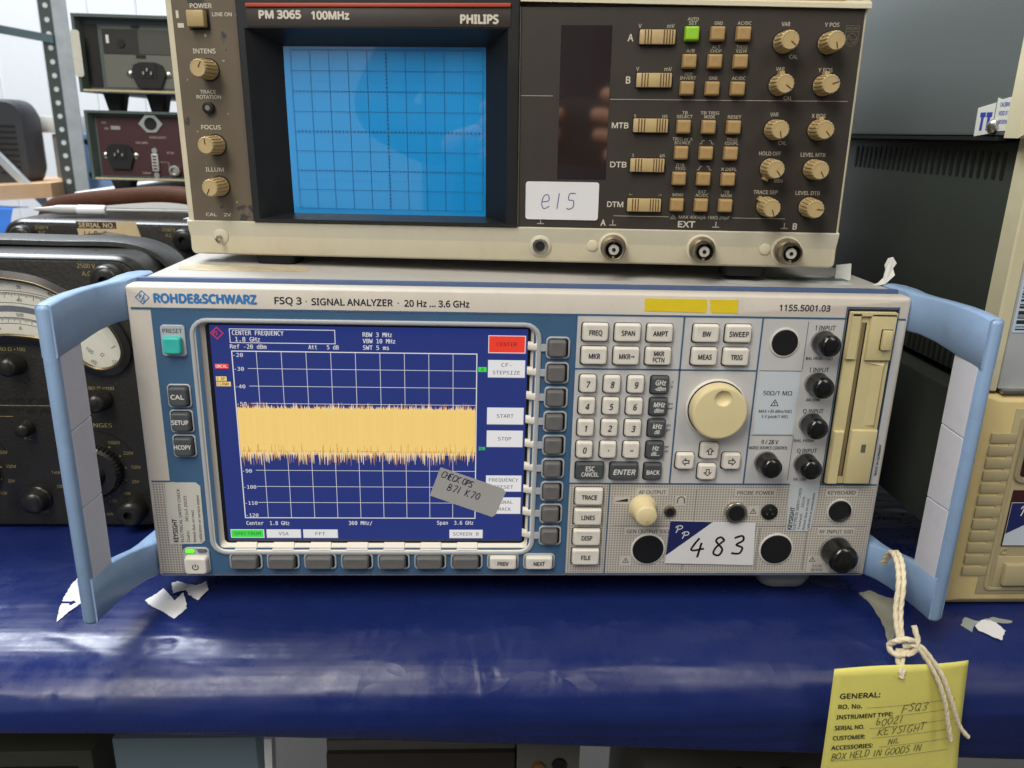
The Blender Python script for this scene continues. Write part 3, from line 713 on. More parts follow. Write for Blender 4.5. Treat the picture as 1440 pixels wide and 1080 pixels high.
# connector panel labels on plain patches
patch = M('plain_patch', (200, 195, 186), .5, var=.02)
for s, x, z, w, pw in (('AF OUTPUT', 78.6, 57.6, 16.6, 19), ('PROBE POWER', 141.5, 57.5, 22.5, 25.5), ('KEYBOARD', 194.5, 57.8, 17, 19.5), ('GEN OUTPUT 50Ω', 77.8, 31.5, 26, 28), ('RF INPUT 50Ω', 195.2, 31.6, 21, 23)):
    q = MB().box(x - pw / 2, x + pw / 2, -.38, -.3, z - 2.3, z + 2.3).build('label_patch', patch, dp); 
    txt(dp, s, x, z, 2.5, ink, w=w, y=-.45)
for x, z, w, h in ((60.4, 52.2, 9, 5), (96.4, 52.2, 6, 6), (141.4, 45.2, 7, 6.4), (65.5, 11.6, 7, 6.4), (187, 9, 15, 12), (88, 10.4, 5, 3)):
    MB().box(x - w / 2, x + w / 2, -.38, -.3, z - h / 2, z + h / 2).build('label_patch', patch, dp)
for x, z in ((141.4, 44.9), (65.5, 11.2), (182.6, 12)): warning_triangle(dp, x, z, 2.5, ink, -.45)
for i, s in enumerate(('0 V DC', '50 V DC')): txt(dp, s, 186.6, 7.8 - 2.8 * i, 1.8, ink, w=6.4 + i, y=-.45)
txt(dp, '0 V', 88, 10.4, 1.8, ink, y=-.45)
MB().add(at_y([(56.6, 51.4), (64.2, 51.2), (64.2, 53.4), (56.6, 51.7)], -.45), [(0, 1, 2, 3)]).build('volume_symbol', ink, dp)
hp = [(96.4 + 2.1 * math.cos(math.radians(a)), 52.4 + 2.3 * math.sin(math.radians(a))) for a in range(-20, 201, 20)]
ribbon([hp, [(94.2, 51.8), (94.2, 50.4)], [(98.6, 51.8), (98.6, 50.4)]], .6, -.45).build('headphone_symbol', ink, dp)
# AF knob, jacks
lathe([(8.4, 0), (8.4, -1), (7.6, -1.6)], 40).build('knob_ring', M('knob_ring_cream', (214, 200, 160), .4), an, loc=(73.3 * S, -.3 * S, 47.6 * S), smooth=40)
kn = lathe([(7.6, -1.2), (7.4, -3.4), (6.9, -4.2), (6.6, -11.4), (6.2, -12.4), (5.4, -12.9), (.05, -13)], 40).build('volume_knob', cream, an, loc=(73.3 * S, -.3 * S, 47.6 * S), smooth=40)
lathe([(1.1, -12.8), (1.1, -13.1)], 16).build('index_dot', M('index_dot', (190, 170, 110), .5), kn, loc=(.6 * S, 0, -3.4 * S))
lathe([(3.6, 0), (3.6, -1.6), (3.0, -2.0)], 28).build('headphone_jack', brass, an, loc=(89.9 * S, -.3 * S, 45.4 * S), smooth=40)
lathe([(2.3, -1.9), (2.3, -2.15)], 24).build('jack_hole', black, an, loc=(89.9 * S, -.3 * S, 45.4 * S))
lathe([(6.6, 0), (6.6, -2.6), (6.1, -3), (5.2, -3.1)], 36).build('probe_socket', metal, an, loc=(130.2 * S, -.3 * S, 45.2 * S), smooth=40)
lathe([(5.0, -3.0), (5.0, -3.25)], 32).build('socket_insert', black, an, loc=(130.2 * S, -.3 * S, 45.2 * S))
pr = lathe([(5.0, 0), (5.0, -1), (4.5, -1.3)], 32).build('probe_socket', black, an, loc=(151.3 * S, -.3 * S, 45.1 * S), smooth=40)
for a in (90, 210, 330): lathe([(.6, -1), (.6, -1.6)], 10).build('pin', metal, pr, loc=(2 * math.cos(math.radians(a)) * S, 0, 2 * math.sin(math.radians(a)) * S))
lathe([(7.8, 0), (7.8, -.5)], 36).build('keyboard_socket', M('opening_white', (214, 212, 206), .45), an, loc=(194.8 * S, -.3 * S, 45.8 * S))
kb = lathe([(6.9, -.4), (6.9, -1.4), (6.2, -1.6), (5.8, -.9), (.05, -.8)], 36).build('keyboard_socket', plugblack, an, loc=(194.8 * S, -.3 * S, 45.8 * S), smooth=40)
# floppy drive
fd = MB()
MB().box(181.2, 210.3, -.5, -.25, 63.9, 171.2).build('drive_gap', gapdark, an)
fx0, fx1, fz0, fz1 = 182.0, 208.6, 65.0, 170.0
floppy = MB().box(fx0, fx1, -2.6, -.4, fz0, fz1).build('floppy_drive', floppycol, an, bevel=.5)
sl = M('slot_shadow', (120, 106, 70), .6)
# raised blocks leave a stepped channel for the disk
MB().stack([[(182.2, -2.6, 142.5), (187.6, -2.6, 142.5), (187.6, -2.6, 169.6), (182.2, -2.6, 169.6)], [(182.6, -4.6, 143), (187.4, -4.6, 143), (187.4, -4.6, 169.2), (182.6, -4.6, 169.2)]]).build('drive_block', floppycol, floppy)
MB().stack([[(193.2, -2.6, 142), (208.4, -2.6, 142), (208.4, -2.6, 169.6), (193.2, -2.6, 169.6)], [(193.6, -4.6, 142.4), (208, -4.6, 142.4), (208, -4.6, 169.2), (193.6, -4.6, 169.2)]]).build('drive_block', floppycol, floppy, bevel=.3)
MB().stack([[(182.2, -2.6, 65.4), (188.2, -2.6, 65.4), (188.2, -2.6, 99), (182.2, -2.6, 99)], [(182.6, -4.6, 65.8), (188, -4.6, 65.8), (188, -4.6, 98.4), (182.6, -4.6, 98.4)]]).build('drive_block', floppycol, floppy)
MB().stack([[(192.6, -2.6, 65.4), (208.4, -2.6, 65.4), (208.4, -2.6, 100), (192.6, -2.6, 100)], [(193, -4.6, 65.8), (208, -4.6, 65.8), (208, -4.6, 99.4), (193, -4.6, 99.4)]]).build('drive_block', floppycol, floppy, bevel=.3)
MB().stack([[(182.4, -4.6, 168), (208.2, -4.6, 168), (208.2, -2.6, 168), (182.4, -2.6, 168)], [(182.4, -4.6, 169.8), (208.2, -4.6, 169.8), (208.2, -2.6, 169.8), (182.4, -2.6, 169.8)]]).build('drive_block', floppycol, floppy)
MB().box(189.2, 191.6, -2.8, -2.5, 70, 164).build('disk_slot', sl, floppy)
MB().box(191.2, 191.9, -2.95, -2.5, 70, 164).build('disk_slot', gapdark, floppy)
MB().stack([[(192.4, -2.7, 101), (206.6, -2.7, 101), (206.6, -2.7, 141), (192.4, -2.7, 141)], [(192.4, -1.2, 101), (205, -3.9, 103), (205, -3.9, 139), (192.4, -1.2, 141)]]).build('finger_recess', floppycol, floppy)
MB().box(200.2, 206.4, -4.8, -4.4, 148.6, 160.6).build('button_gap', gapdark, floppy)
MB().box(200.6, 206, -7, -4.5, 149, 160.2).build('eject_button', floppycol, floppy, bevel=.5)
MB().box(199.6, 202.2, -4.9, -4.5, 86, 91).build('activity_lamp', M('lamp_grey', (96, 96, 84), .4), floppy)
# stickers
s1 = poly([(-207.6, 62.4), (-190, 62.6), (-187.6, 60.4), (-187.9, 25), (-190, 22.9), (-208.8, 22.2)], -.42, -.6).build('safety_sticker', stickergrey, an)
s2 = poly([(161.6, 63.8), (180, 64.2), (178.6, 33.5), (177, 32), (163.2, 32)], -.5, -.68).build('safety_sticker', M('sticker_pale_blue', (196, 202, 206), .4, var=.05), an)
def safety(o, x0, z0, sx, y, dates):
    for i, (s, h, w) in enumerate((('KEYSIGHT', 2.6, 15), ('ELECTRICAL SAFETY CHECK', 1.7, 34 * sx), dates, ('Retest due on next', 1.6, 21), ('calibration or service event', 1.6, 30 * sx))):
        txt(o, s, x0 + 3.55 * sx * i, z0, h, ink, w=w, y=y, rot=math.pi / 2 - .02, align='L', bold=.03 if i == 0 else .012)
safety(s1, -204.8, 24, 1.02, -.66, ('Date:      30 Jul 2020', 1.6, 30)); safety(s2, 165.2, 33.2, .82, -.74, ('Tested:    2020', 1.5, 22))
pp = poly([(90.8, 39), (143.6, 37.6), (145.4, 8.6), (90, 10)], -.75, -1.0).build('asset_sticker', paperwhite, an)
poly([(90.9, 38.9), (117, 38.3), (90.1, 15.5)], -1.02, -1.1).build('sticker_corner', navy, pp)
marker = M('marker_ink', (18, 18, 20), .4, var=0)
def pp_logo(parent, x, z, k, y):
    for dx, dz in ((0, 0), (5.2 * k, -5.0 * k)):
        ribbon([crom([(x + dx + a * k, z + dz + b * k, 0) for a, b in st], 6) for st in ([(1.2, 4.6), (.9, 2), (0, -.6)], [(-.6, 3.4), (.6, 4.9), (3.4, 5.2), (4.6, 4), (3.6, 2.6), (1.4, 2.2)])], .7 * k, y).build('sticker_logo', inkwhite, parent)
pp_logo(pp, 95.0, 31.5, .82, -1.15)
hand(pp, '483', 105, 14.6, 12.6, 1.3, marker, y=-1.08, rot=.05, sx=1.05, gap=.4, slant=.1, jit=.02)
# feet
for x, y in ((-150, 110), (176, 14), (-150, 370), (176, 370)):
    if True:
        MB().stack([[(x + a, y + b, z) for a, b in rr(36 - i, 34 - i, 9)] for z, i in ((2, 0), (-12, 1), (-18, 5), (-19.6, 11))]).build('foot', footgrey, an, loc=(0, 18 * S, 0), smooth=50)
# sticker residue on the top cover
poly([(-196, 0), (-120, 0), (-122, 10), (-196, 9)], 0, .15)
MB().stack([[(x, y, z) for x, y in ((-203, 42), (-186, 39), (-160, 41), (-140, 40), (-128, 44), (-130, 58), (-150, 61), (-176, 58), (-200, 62), (-206, 52))] for z in (179.65, 179.8)]).build('glue_residue', M('glue_stain', (184, 172, 144), .6, var=.25, vscale=160), an)
MB().box(120, 196, 26, 62, 179.7, 179.95).build('label_residue', M('pale_residue', (178, 184, 180), .6, var=.2, vscale=120), an)
MB().box(150, 198, 40, 50, 179.98, 180.2).build('label_residue', M('dark_residue', (96, 104, 104), .6, var=.4, vscale=300), an)
scr = M('paper_scrap_white', (206, 208, 204), .6, var=.05)
MB().stack([[(x, 48 + .3 * z, 180 + z) for x, z in ((193, -1), (203, -1), (203.5, 9), (194, 8))], [(x, 49 + .3 * z, 180 + z) for x, z in ((193, -1), (203, -1), (203.5, 9), (194, 8))]]).build('label_residue', scr, an)
tw = [(206, 180), (210, 181.5), (213.5, 184), (213.2, 186.2), (214.6, 189), (213.8, 191.5), (216, 195.5), (219, 196.2), (220.6, 193), (219.2, 189.6), (220, 186), (217.6, 183.4), (214, 180.8), (209, 179.6)]
MB().stack([[(x, 27 + .25 * (z - 180) + .8 * math.sin(z), z) for x, z in tw], [(x, 27.4 + .25 * (z - 180) + .8 * math.sin(z), z) for x, z in tw]]).build('label_residue', scr, an)

# handles
def handle(sgn):
    h = empty('handle'); h.parent = an
    X = lambda x: sgn * x
    # side brackets: plan sections (outer x, y) (inner x, y), top z, bottom z
    sec = [((239.5, -49), (231.5, -49.5), 177.0, 150), ((239, -38), (231, -37), 178.2, 151), ((237.6, -27), (229.6, -24), 178.8, 153), ((234.8, -15), (227, -11), 179.1, 155.5), ((231.5, -5), (223, -1.5), 179.3, 157.2), ((229.5, 5), (218.8, 3.5), 179.6, 157.6), ((228, 14), (217.6, 9), 180.6, 157.6), ((226, 24), (214, 18.2), 181.0, 157.6), ((222, 30), (213.2, 30), 180.8, 157.6)]
    def loft(flip):
        loops = []
        for (o, i, zt, zb) in sec:
            if flip: zt, zb = 178.5 - zb, 178.5 - zt
            c = 1.1
            prof = [(0, zb + c), (0, zt - c), (.15, zt), (.85, zt), (1, zt - c), (1, zb + c), (.85, zb), (.15, zb)]
            loops.append([(X(o[0] + (i[0] - o[0]) * t), o[1] + (i[1] - o[1]) * t, z) for t, z in prof])
        return MB().stack(loops)
    loft(False).build('bracket', handleblue, h, smooth=50); loft(True).build('bracket', handleblue, h, smooth=50)
    # upright: rounded blue core, grip inserts on its inner face
    def sect(pts, z): return [(X(x), y, z) for x, y in pts]
    core = [(239.4, -28), (240.2, -36), (240.2, -44), (239.4, -48.6), (237.6, -50.6), (235.2, -51.2), (232.9, -50.2), (231.9, -48), (231.8, -40), (232, -27)]
    inset = lambda d: [(236 + (x - 236) * (1 - d), -40 + (y + 40) * (1 - d)) for x, y in core]
    MB().stack([sect(inset(.25), .4), sect(inset(.06), 1.2), sect(core, 3), sect(core, 174.5), sect(inset(.06), 176.2), sect(inset(.25), 177.2)]).build('upright', handleblue, h, smooth=50)
    for z0, z1 in ((112.6, 156.4), (68.9, 112.0), (24.6, 68.3)):
        ins = [(232.6, -47.6), (231.6, -47.0), (231.2, -42), (231.1, -34), (231.2, -26.6), (232.6, -25.6)]
        cc = lambda z, k: [(X(x + (0 if x > 232 else k)), y, z + .10 * (y + 36) * (1 if z > 90 else -1) * .5) for x, y in ins]
        MB().stack([cc(z0, .3), cc(z0 + .3, 0), cc(z1 - .3, 0), cc(z1, .3)]).build('grip_insert', insertgrey, h, smooth=40)
    return h
handle(-1); handle(1)

# ------------------------------------------------------------------ oscilloscope
sc = empty('oscilloscope')
tag(sc, 'cream and dark brown oscilloscope with blue gridded screen standing on the analyzer', 'oscilloscope')
sc.matrix_world = Matrix.Translation((-0.0122, 0.0451, 0.2071)) @ Matrix.Rotation(-0.1194, 4, 'Z') @ Matrix.Rotation(-0.013, 4, 'Y') @ Matrix.Rotation(0.0024, 4, 'X')
scream = M('scope_cream', (206, 198, 172), .5, var=.04, bump=.06, grime=.14, gcol=(150, 125, 75))
schin = M('scope_chin', (198, 192, 172), .5, var=.03, bump=.05, grime=.06, gcol=(120, 105, 75))
sdark = M('scope_panel', (54, 49, 43), .5, var=.05, bump=.08, bscale=2000)
sblack = M('scope_bezel', (24, 25, 27), .42, var=.06, bump=.05)
shead = M('scope_bezel_head', (58, 52, 48), .5, var=.05)
tan = M('scope_knob', (188, 164, 116), .45, var=.05, grime=.2, gcol=(110, 86, 48), gscale=250)
knobface = M('knob_face', (176, 158, 118), .5, var=.08, vscale=300)
tanbtn = M('scope_button', (168, 138, 90), .45, var=.05)
sink = M('scope_print', (206, 200, 184), .6, var=0)
sinkdim = M('scope_print_dim', (176, 170, 154), .6, var=0)
# worn paint of the left strip: chips with their own shape
def worn_mat():
    m = M('scope_left_strip', (98, 87, 71), .5, var=.08, vscale=60)
    nt = m.node_tree; b = nt.nodes["Principled BSDF"]; L = nt.links
    src = b.inputs['Base Color'].links[0].from_socket
    tc = nt.nodes.new('ShaderNodeTexCoord')
    def layer(src, scale, lo, hi, c, det=4):
        n = nt.nodes.new('ShaderNodeTexNoise'); n.inputs['Scale'].default_value = scale; n.inputs['Detail'].default_value = det
        cr = nt.nodes.new('ShaderNodeValToRGB'); cr.color_ramp.elements[0].position = lo; cr.color_ramp.elements[1].position = hi
        mx = nt.nodes.new('ShaderNodeMix'); mx.data_type = 'RGBA'; mx.inputs[7].default_value = rgb(c)
        L.new(tc.outputs['Object'], n.inputs['Vector']); L.new(n.outputs['Fac'], cr.inputs[0]); L.new(cr.outputs[0], mx.inputs[0]); L.new(src, mx.inputs[6])
        return mx.outputs[2]
    o = layer(src, 60, .64, .67, (56, 54, 52), 6)
    o = layer(o, 300, .72, .74, (186, 176, 148), 3)
    L.new(o, b.inputs['Base Color'])
    return m
worn = worn_mat()
MB().box(-190, 190, 20.5, 330, -17, 150).build('case', M('scope_case', (150, 145, 128), .55), sc, bevel=2)
# cream front frame round the panels
MB().stack([[(x, y, z) for x, z in q] for q, y in ((rr(387, 176, 3, 5, 0, 68.5), 20), (rr(387, 176, 3, 5, 0, 68.5), 2), (rr(385.6, 174.6, 2.4, 5, 0, 68.5), .6), (rr(384.4, 173.4, 2, 5, 0, 68.5), .3), (rr(379, 126, 1, 5, .5, 63.5), .3), (rr(379, 126, 1, 5, .5, 63.5), 19), )] , cap0=True, cap1=True).build('front_frame', scream, sc, smooth=50)
# upper cream lip and tan carrying recess above the panels
MB().stack([[(-194, -1.2, 126), (194, -2.4, 118.8), (194, .6, 118.8), (-194, .6, 126)], [(-194, -1.2, 128.4), (194, -2.2, 121), (194, .6, 123), (-194, .6, 129)]]).build('top_lip', scream, sc)
MB().stack([at_y([(-120, 129.5), (12, 124.8), (180, 122.6), (188, 134), (188, 150), (-120, 150)], .1), at_y([(-120, 129.5), (12, 124.8), (180, 122.6), (188, 134), (188, 150), (-120, 150)], -.5)]).build('tan_recess', M('scope_tan', (176, 150, 96), .55, var=.05), sc)
# chin leaning back below the panels
MB().stack([[(-193.4, .2, 1.2), (193.4, .2, 1.2), (193.4, 12, 1.2), (-193.4, 12, 1.2)], [(-193.4, -.9, .4), (193.4, -.9, .4), (193.4, 12, .4), (-193.4, 12, .4)],
            [(-192.9, -.2, -6), (192.9, -.2, -6), (192.9, 12, -6), (-192.9, 12, -6)], [(-191.6, 1.6, -14), (191.6, 1.6, -14), (191.6, 12, -14), (-191.6, 12, -14)],
            [(-189.5, 2.6, -18), (189.5, 2.6, -18), (189.5, 12, -18), (-189.5, 12, -18)], [(-186.5, 4.4, -20), (186.5, 4.4, -20), (186.5, 12, -20), (-186.5, 12, -20)]]).build('chin', schin, sc, smooth=55)
def SP(name, x0, x1, z0, z1, y, mat, th=1.0, par=None, bevel=0): return MB().box(x0, x1, y, y + th, z0, z1).build(name, mat, par or sc, bevel=bevel)
ls = SP('left_panel', -189.2, -151.6, 1.4, 125.6, -.2, worn, 3)
rp = SP('control_panel', 8.4, 191.6, 1.2, 119.6, -.2, sdark, 3)
# CRT bezel
def rect(x0, x1, z0, z1, y): return [(x0, y, z0), (x1, y, z0), (x1, y, z1), (x0, y, z1)]
MB().stack([rect(-151.2, 8, 1.2, 125.6, 2), rect(-151.2, 8, 1.2, 125.6, -2.2), rect(-150.6, 7.4, 1.8, 125, -2.8), rect(-147, 1.6, 3, 108.4, -2.8), rect(-131.5, -12.4, 5.2, 100.4, 13.6), rect(-131.5, -12.4, 5.2, 100.4, 15)], cap0=False, cap1=False).build('screen_bezel', sblack, sc)
hd = SP('bezel_header', -145, 3, 109, 119.4, -3.3, shead, .6, bevel=.2)
SP('red_stripe', -145, 3, 119.0, 121.0, -4.4, M('red_stripe', (176, 72, 44), .5, var=.05), 1.6, bevel=.4)
txt(hd, 'PM 3065', -125.8, 115.2, 3.9, sink, w=23.6, y=-3.4, bold=.05); txt(hd, '100MHz', -97.3, 114.8, 3.8, sink, w=21, y=-3.4, bold=.05); txt(hd, 'PHILIPS', -14.2, 113.0, 4.2, sink, w=20.6, y=-3.4, bold=.05)
# tube face and graticule
crt = M('crt_blue', (10, 146, 220), .35, var=.08, vscale=12, coat=1.0)
crt.node_tree.nodes['Principled BSDF'].inputs['Coat IOR'].default_value = 1.62
crt.node_tree.nodes['Principled BSDF'].inputs['Coat Roughness'].default_value = .03
mb = MB(); nx, nz = 24, 20; vs = []
for j in range(nz + 1):
    for i in range(nx + 1):
        u = i / nx * 2 - 1; v = j / nz * 2 - 1
        vs.append((-72 + u * 59.8, 13.2 + .9 * (u * u + v * v) * .5, 52.8 + v * 47.6))
mb.add(vs, [(j * (nx + 1) + i, j * (nx + 1) + i + 1, (j + 1) * (nx + 1) + i + 1, (j + 1) * (nx + 1) + i) for j in range(nz) for i in range(nx)])
tubeface = mb.build('tube_face', crt, sc, smooth=60)
gl = M('graticule_ink', (20, 70, 124), .5, var=0)
def gq(mb, x0, x1, z0, z1, y=12.9): mb.add(rect(x0, x1, z0, z1, y), [(0, 1, 2, 3)])
gx, gz, dv_ = -70.6, 53.4, 11.3; mb = MB(); mh = MB()
for i in range(-5, 6): gq(mb, gx + i * dv_ - .1, gx + i * dv_ + .1, gz - 4 * dv_, gz + 4 * dv_)
for j in range(-4, 5): gq(mh, gx - 5 * dv_, gx + 5 * dv_, gz + j * dv_ - .1, gz + j * dv_ + .1, 12.86)
for k in range(-25, 26):
    for jz in (0, 2, -2):
        hgt = .9 if jz == 0 else .5
        gq(mb, gx + k * dv_ / 5 - .13, gx + k * dv_ / 5 + .13, gz + jz * dv_ - hgt, gz + jz * dv_ + hgt, 12.82)
for k in range(-20, 21): gq(mb, gx - .9, gx + .9, gz + k * dv_ / 5 - .13, gz + k * dv_ / 5 + .13, 12.8)
for k in range(-25, 26):
    for jz in (2.5, -2.5): gq(mb, gx + k * dv_ / 5 - .2, gx + k * dv_ / 5 + .2, gz + jz * dv_ - .12, gz + jz * dv_ + .12, 12.8)
mb.build('graticule', gl, tubeface); mh.build('graticule', gl, tubeface)
# right panel print
for x0, x1, z0, z1 in ((9, 27, 73.8, 74.1), (59, 188.5, 72.3, 72.6), (64, 96, 8.3, 8.6), (132, 162, 8.4, 8.7), (8.0, 8.4, 2, 120)): strip(rp, x0, x1, z0, z1, -.4, sinkdim)
smoked = M('smoked_window', (48, 38, 35), .08, var=.0, coat=1.0)
smoked.node_tree.nodes['Principled BSDF'].inputs['Coat IOR'].default_value = 2.6
smoked.node_tree.nodes['Principled BSDF'].inputs['Coat Roughness'].default_value = .05
SP('readout_window', 30.6, 58.4, 29, 110.5, -.5, smoked, .3)
for s, x, z in (('A', 68.6, 104.3), ('B', 68.5, 82.6)): txt(rp, s, x, z, 3.6, sink, y=-.4, bold=.02)
for s, x, z in (('MTB', 65.3, 58.6), ('DTB', 65.4, 37.3), ('DTM', 64.7, 15)): txt(rp, s, x, z, 3.0, sink, w=9.2, y=-.4, bold=.02)
for a, b, z in (('V', 'mV', 110.2), ('V', 'mV', 88.4), ('s', 'µs', 64), ('s', 'µs', 42.8), ('←', '→', 20.8)):
    txt(rp, a, 73.4, z, 2.1, sinkdim, y=-.4); txt(rp, b, 90, z, 2.1, sinkdim, y=-.4)
for x, z in ((82.9, 104.5), (82.5, 82.5), (82.1, 58.7), (81.6, 37.2), (81.1, 15)):
    o = SP('rocker_switch', x - 9.6, x + 9.6, z - 3.7, z + 3.7, -3.2, tan, 3, bevel=.5)
    MB().box(x - 10.2, x + 10.2, -.45, -.15, z - 4.3, z + 4.3).build('surround', gapdark, o)
    for d in (-6.6, -5, -3.4, 3.6, 5.1, 6.6, 8.1): MB().box(x + d - .3, x + d + .3, -3.32, -3.1, z - 3.5, z + 3.5).build('groove', M('groove_brown', (86, 64, 30), .6), o)
bx = [101.3, 115.0, 128.7]; rows = [(106.2, 0), (92.3, -.3), (78.4, -.5), (58.2, -.8), (44.2, -1.1), (30.1, -1.3), (15.5, -1.5)]
green = M('green_button', (150, 204, 52), .4, var=.03)
for r_, (z, dx) in enumerate(rows):
    for c_, x in enumerate(bx):
        o = key(x + dx, z, 7.9, 7.6, green if (r_, c_) == (0, 0) else tanbtn, proud=4.4, r=.7, parent=sc, name='push_button', surround=.7)
labs = [['AUTO|SET', 'GND', 'AC/DC'], ['A/B', 'ALT|CHOP', 'TRIG|VIEW'], ['ADD|INVERT', 'GND', 'AC/DC'], ['TB|SELECT', 'TB TRIG|MODE', 'RESET'], ['TRIG or X|SOURCE', '', 'TRIG|COUPL'], ['DTB|TRIG', '', 'X DEFL'], ['MENU', 'EXT|AC/DC', 'TB|MAGN']]
for r_, (z, dx) in enumerate(rows):
    for c_, x in enumerate(bx):
        L_ = labs[r_][c_].split('|') if labs[r_][c_] else []
        for i, s in enumerate(reversed(L_)): txt(rp, s, x + dx + .4, z + 5.5 + 2.0 * i, 1.6, sinkdim, w=min(1.45 * len(s), 11.2), y=-.4, bold=.02)
        if not L_:
            cx_ = x + dx + .3
            ribbon([[(cx_ - 4, z + 5), (cx_ - 3, z + 5), (cx_ - 2.4, z + 6.8), (cx_ - 1.2, z + 6.8)], [(cx_ + 1.2, z + 6.8), (cx_ + 2.4, z + 6.8), (cx_ + 3, z + 5), (cx_ + 4, z + 5)]], .35, -.4).build('edge_symbol', sinkdim, rp)
# knobs
_kn = MB().stack([at_y(gear(5.5, .0, 16), 0), at_y(gear(5.5, .0, 16), -1.4), at_y(gear(5.5, .5, 16), -1.6), at_y(gear(5.1, .5, 16), -13.2), at_y(gear(4.8, .2, 16), -14.4), at_y(gear(4.3, 0, 16), -15)])
_km = _kn.build('knob', tan, me_only=True, smooth=30)
_kf = lathe([(4.35, -14.9), (4.35, -15.1), (.05, -14.6)], 32).build('knob_face', knobface, me_only=True, smooth=30)
_kp = MB().box(-.22, .22, -15.25, -15.0, .6, 4.0).build('pointer_line', M('pointer_dark', (50, 38, 22), .6, var=0), me_only=True)
_ks = lathe([(6.3, 0), (6.3, -.3)], 32).build('knob_skirt', gapdark, me_only=True)
_kt = MB().box(-1.3, 1.3, -5.5, -.2, 4.6, 7.0).build('knob_tab', tan, me_only=True)
def sknob(x, z, ang, tab=None):
    o = obj('knob', _km, None, sc, (x * S, -.2 * S, z * S))
    for me in (_kf, _kp, _ks): obj(me.name.split('.')[0], me, None, o, rot=(0, ang if me is _kp else 0, 0))
    if tab is not None: obj('knob_tab', _kt, None, o, rot=(0, tab, 0))
    return o
kz = [(102, None, None), (80.5, 0, 0), (57.2, None, 0), (36.4, 3.6, None), (15.5, -.8, None)]
for z, t0, t1 in kz:
    sknob(150.6 + random.uniform(-.2, .2), z, 2.6 + random.uniform(-.5, .4), t0); sknob(174.3, z + random.uniform(-.2, .2), 2.2 + random.uniform(-1, .8), t1)
for s, x, z in (('VAR', 151, 111.3), ('Y POS', 175.2, 111), ('CAL', 156.9, 95), ('VAR', 150.5, 88.8), ('Y POS', 174.6, 88.4), ('CAL', 156.2, 73.9), ('VAR', 149.9, 65.3), ('X POS', 173.9, 64.8), ('CAL', 155.9, 50.2), ('HOLD OFF', 149.7, 44.5), ('LEVEL MTB', 173.4, 44.1), ('MIN', 155.9, 29.7), ('TRACE SEP', 149.5, 23.3), ('LEVEL DTB', 173, 23.2)):
    txt(rp, s, x, z, 2.0, sinkdim, w=1.5 * len(s), y=-.4, bold=.02)
# shield emblem
sh = [(182.8, 110.6), (189.6, 110.6), (189.6, 103.6), (188.6, 101.4), (186.2, 100.3), (183.8, 101.4), (182.8, 103.6), (182.8, 110.6)]
ribbon([sh, [(182.8, 107.6), (189.6, 107.6)], [(186.2 + 2.6 * math.cos(a * .314), 104.2 + 2.6 * math.sin(a * .314)) for a in range(21)], crom([(183.8, 104.8, 0), (185, 105.4, 0), (186.2, 104.4, 0), (187.4, 103.6, 0), (188.6, 104.2, 0)], 4), crom([(183.8, 103.6, 0), (185, 104.2, 0), (186.2, 103.2, 0), (187.4, 102.4, 0), (188.6, 103, 0)], 4)], .25, -.42).build('shield_emblem', M('emblem_print', (112, 106, 94), .6, var=0), rp)
txt(rp, 'PHILIPS', 186.2, 109.1, 1.4, MATS['emblem_print'], w=5.6, y=-.42)
txt(rp, 'MAX 400Vpk 1MΩ 20pF', 116.2, 8.5, 1.8, sinkdim, w=29, y=-.4, bold=.015); warning_triangle(rp, 98.4, 8.2, 1.9, sinkdim, -.4)
for s, x in (('A', 58.2), ('EXT', 106.4), ('B', 168)): txt(rp, s, x, 4.4, 3.4, sink, y=-.4, bold=.025, w=None if len(s) == 1 else 9.6)
def gnd(x): ribbon([[(x - 2, 3.1), (x + 2, 3.1)], [(x, 3.2), (x, 6.2)]], .5, -.4).build('ground_symbol', sinkdim, rp)
for x in (63.8, 123.2, 162, 21.6): gnd(x)
# left strip print
for s, x, z, w, h in (('POWER', -172, 120.0, 12.6, 2.3), ('LINE ON', -160.2, 115.6, 11.2, 1.9), ('INTENS', -172.5, 96.4, 13.2, 2.4), ('TRACE', -172.6, 74.5, 9.2, 1.9), ('ROTATION', -172.4, 71.7, 14.6, 1.9), ('FOCUS', -172.8, 55, 11.8, 2.3), ('ILLUM', -173.1, 31, 10.9, 2.3), ('CAL    2V', -173.5, 4.6, 15.6, 1.8)): txt(ls, s, x, z, h, sink, w=w, y=-.4, bold=.02)
SP('indicator_mark', -186.6, -183, 108.6, 111, -.35, sink, .2, ls); SP('indicator_mark', -187, -185.4, 113.6, 117.6, -.35, sink, .2, ls)
o = SP('power_button', -179, -168.8, 108.6, 117.4, -5.5, M('power_button_tan', (170, 150, 104), .45, var=.06), 5.2, bevel=.8)
MB().box(-179.8, -167.6, -.45, -.15, 107.4, 118.2).build('surround', gapdark, o)
for z, a in ((86.4, .5), (45, -.1), (21.3, 3.6)): sknob(-170.6, z, a)
lathe([(3.3, 0), (3.3, -2.6), (2.6, -3), (1.6, -2.9)], 24).build('trimmer', black, sc, loc=(-172.6 * S, -.2 * S, 65.7 * S), smooth=40)
lathe([(1.5, -2.5), (1.5, -3.1)], 16).build('trimmer_screw', brass, sc, loc=(-172.6 * S, -.2 * S, 65.7 * S))
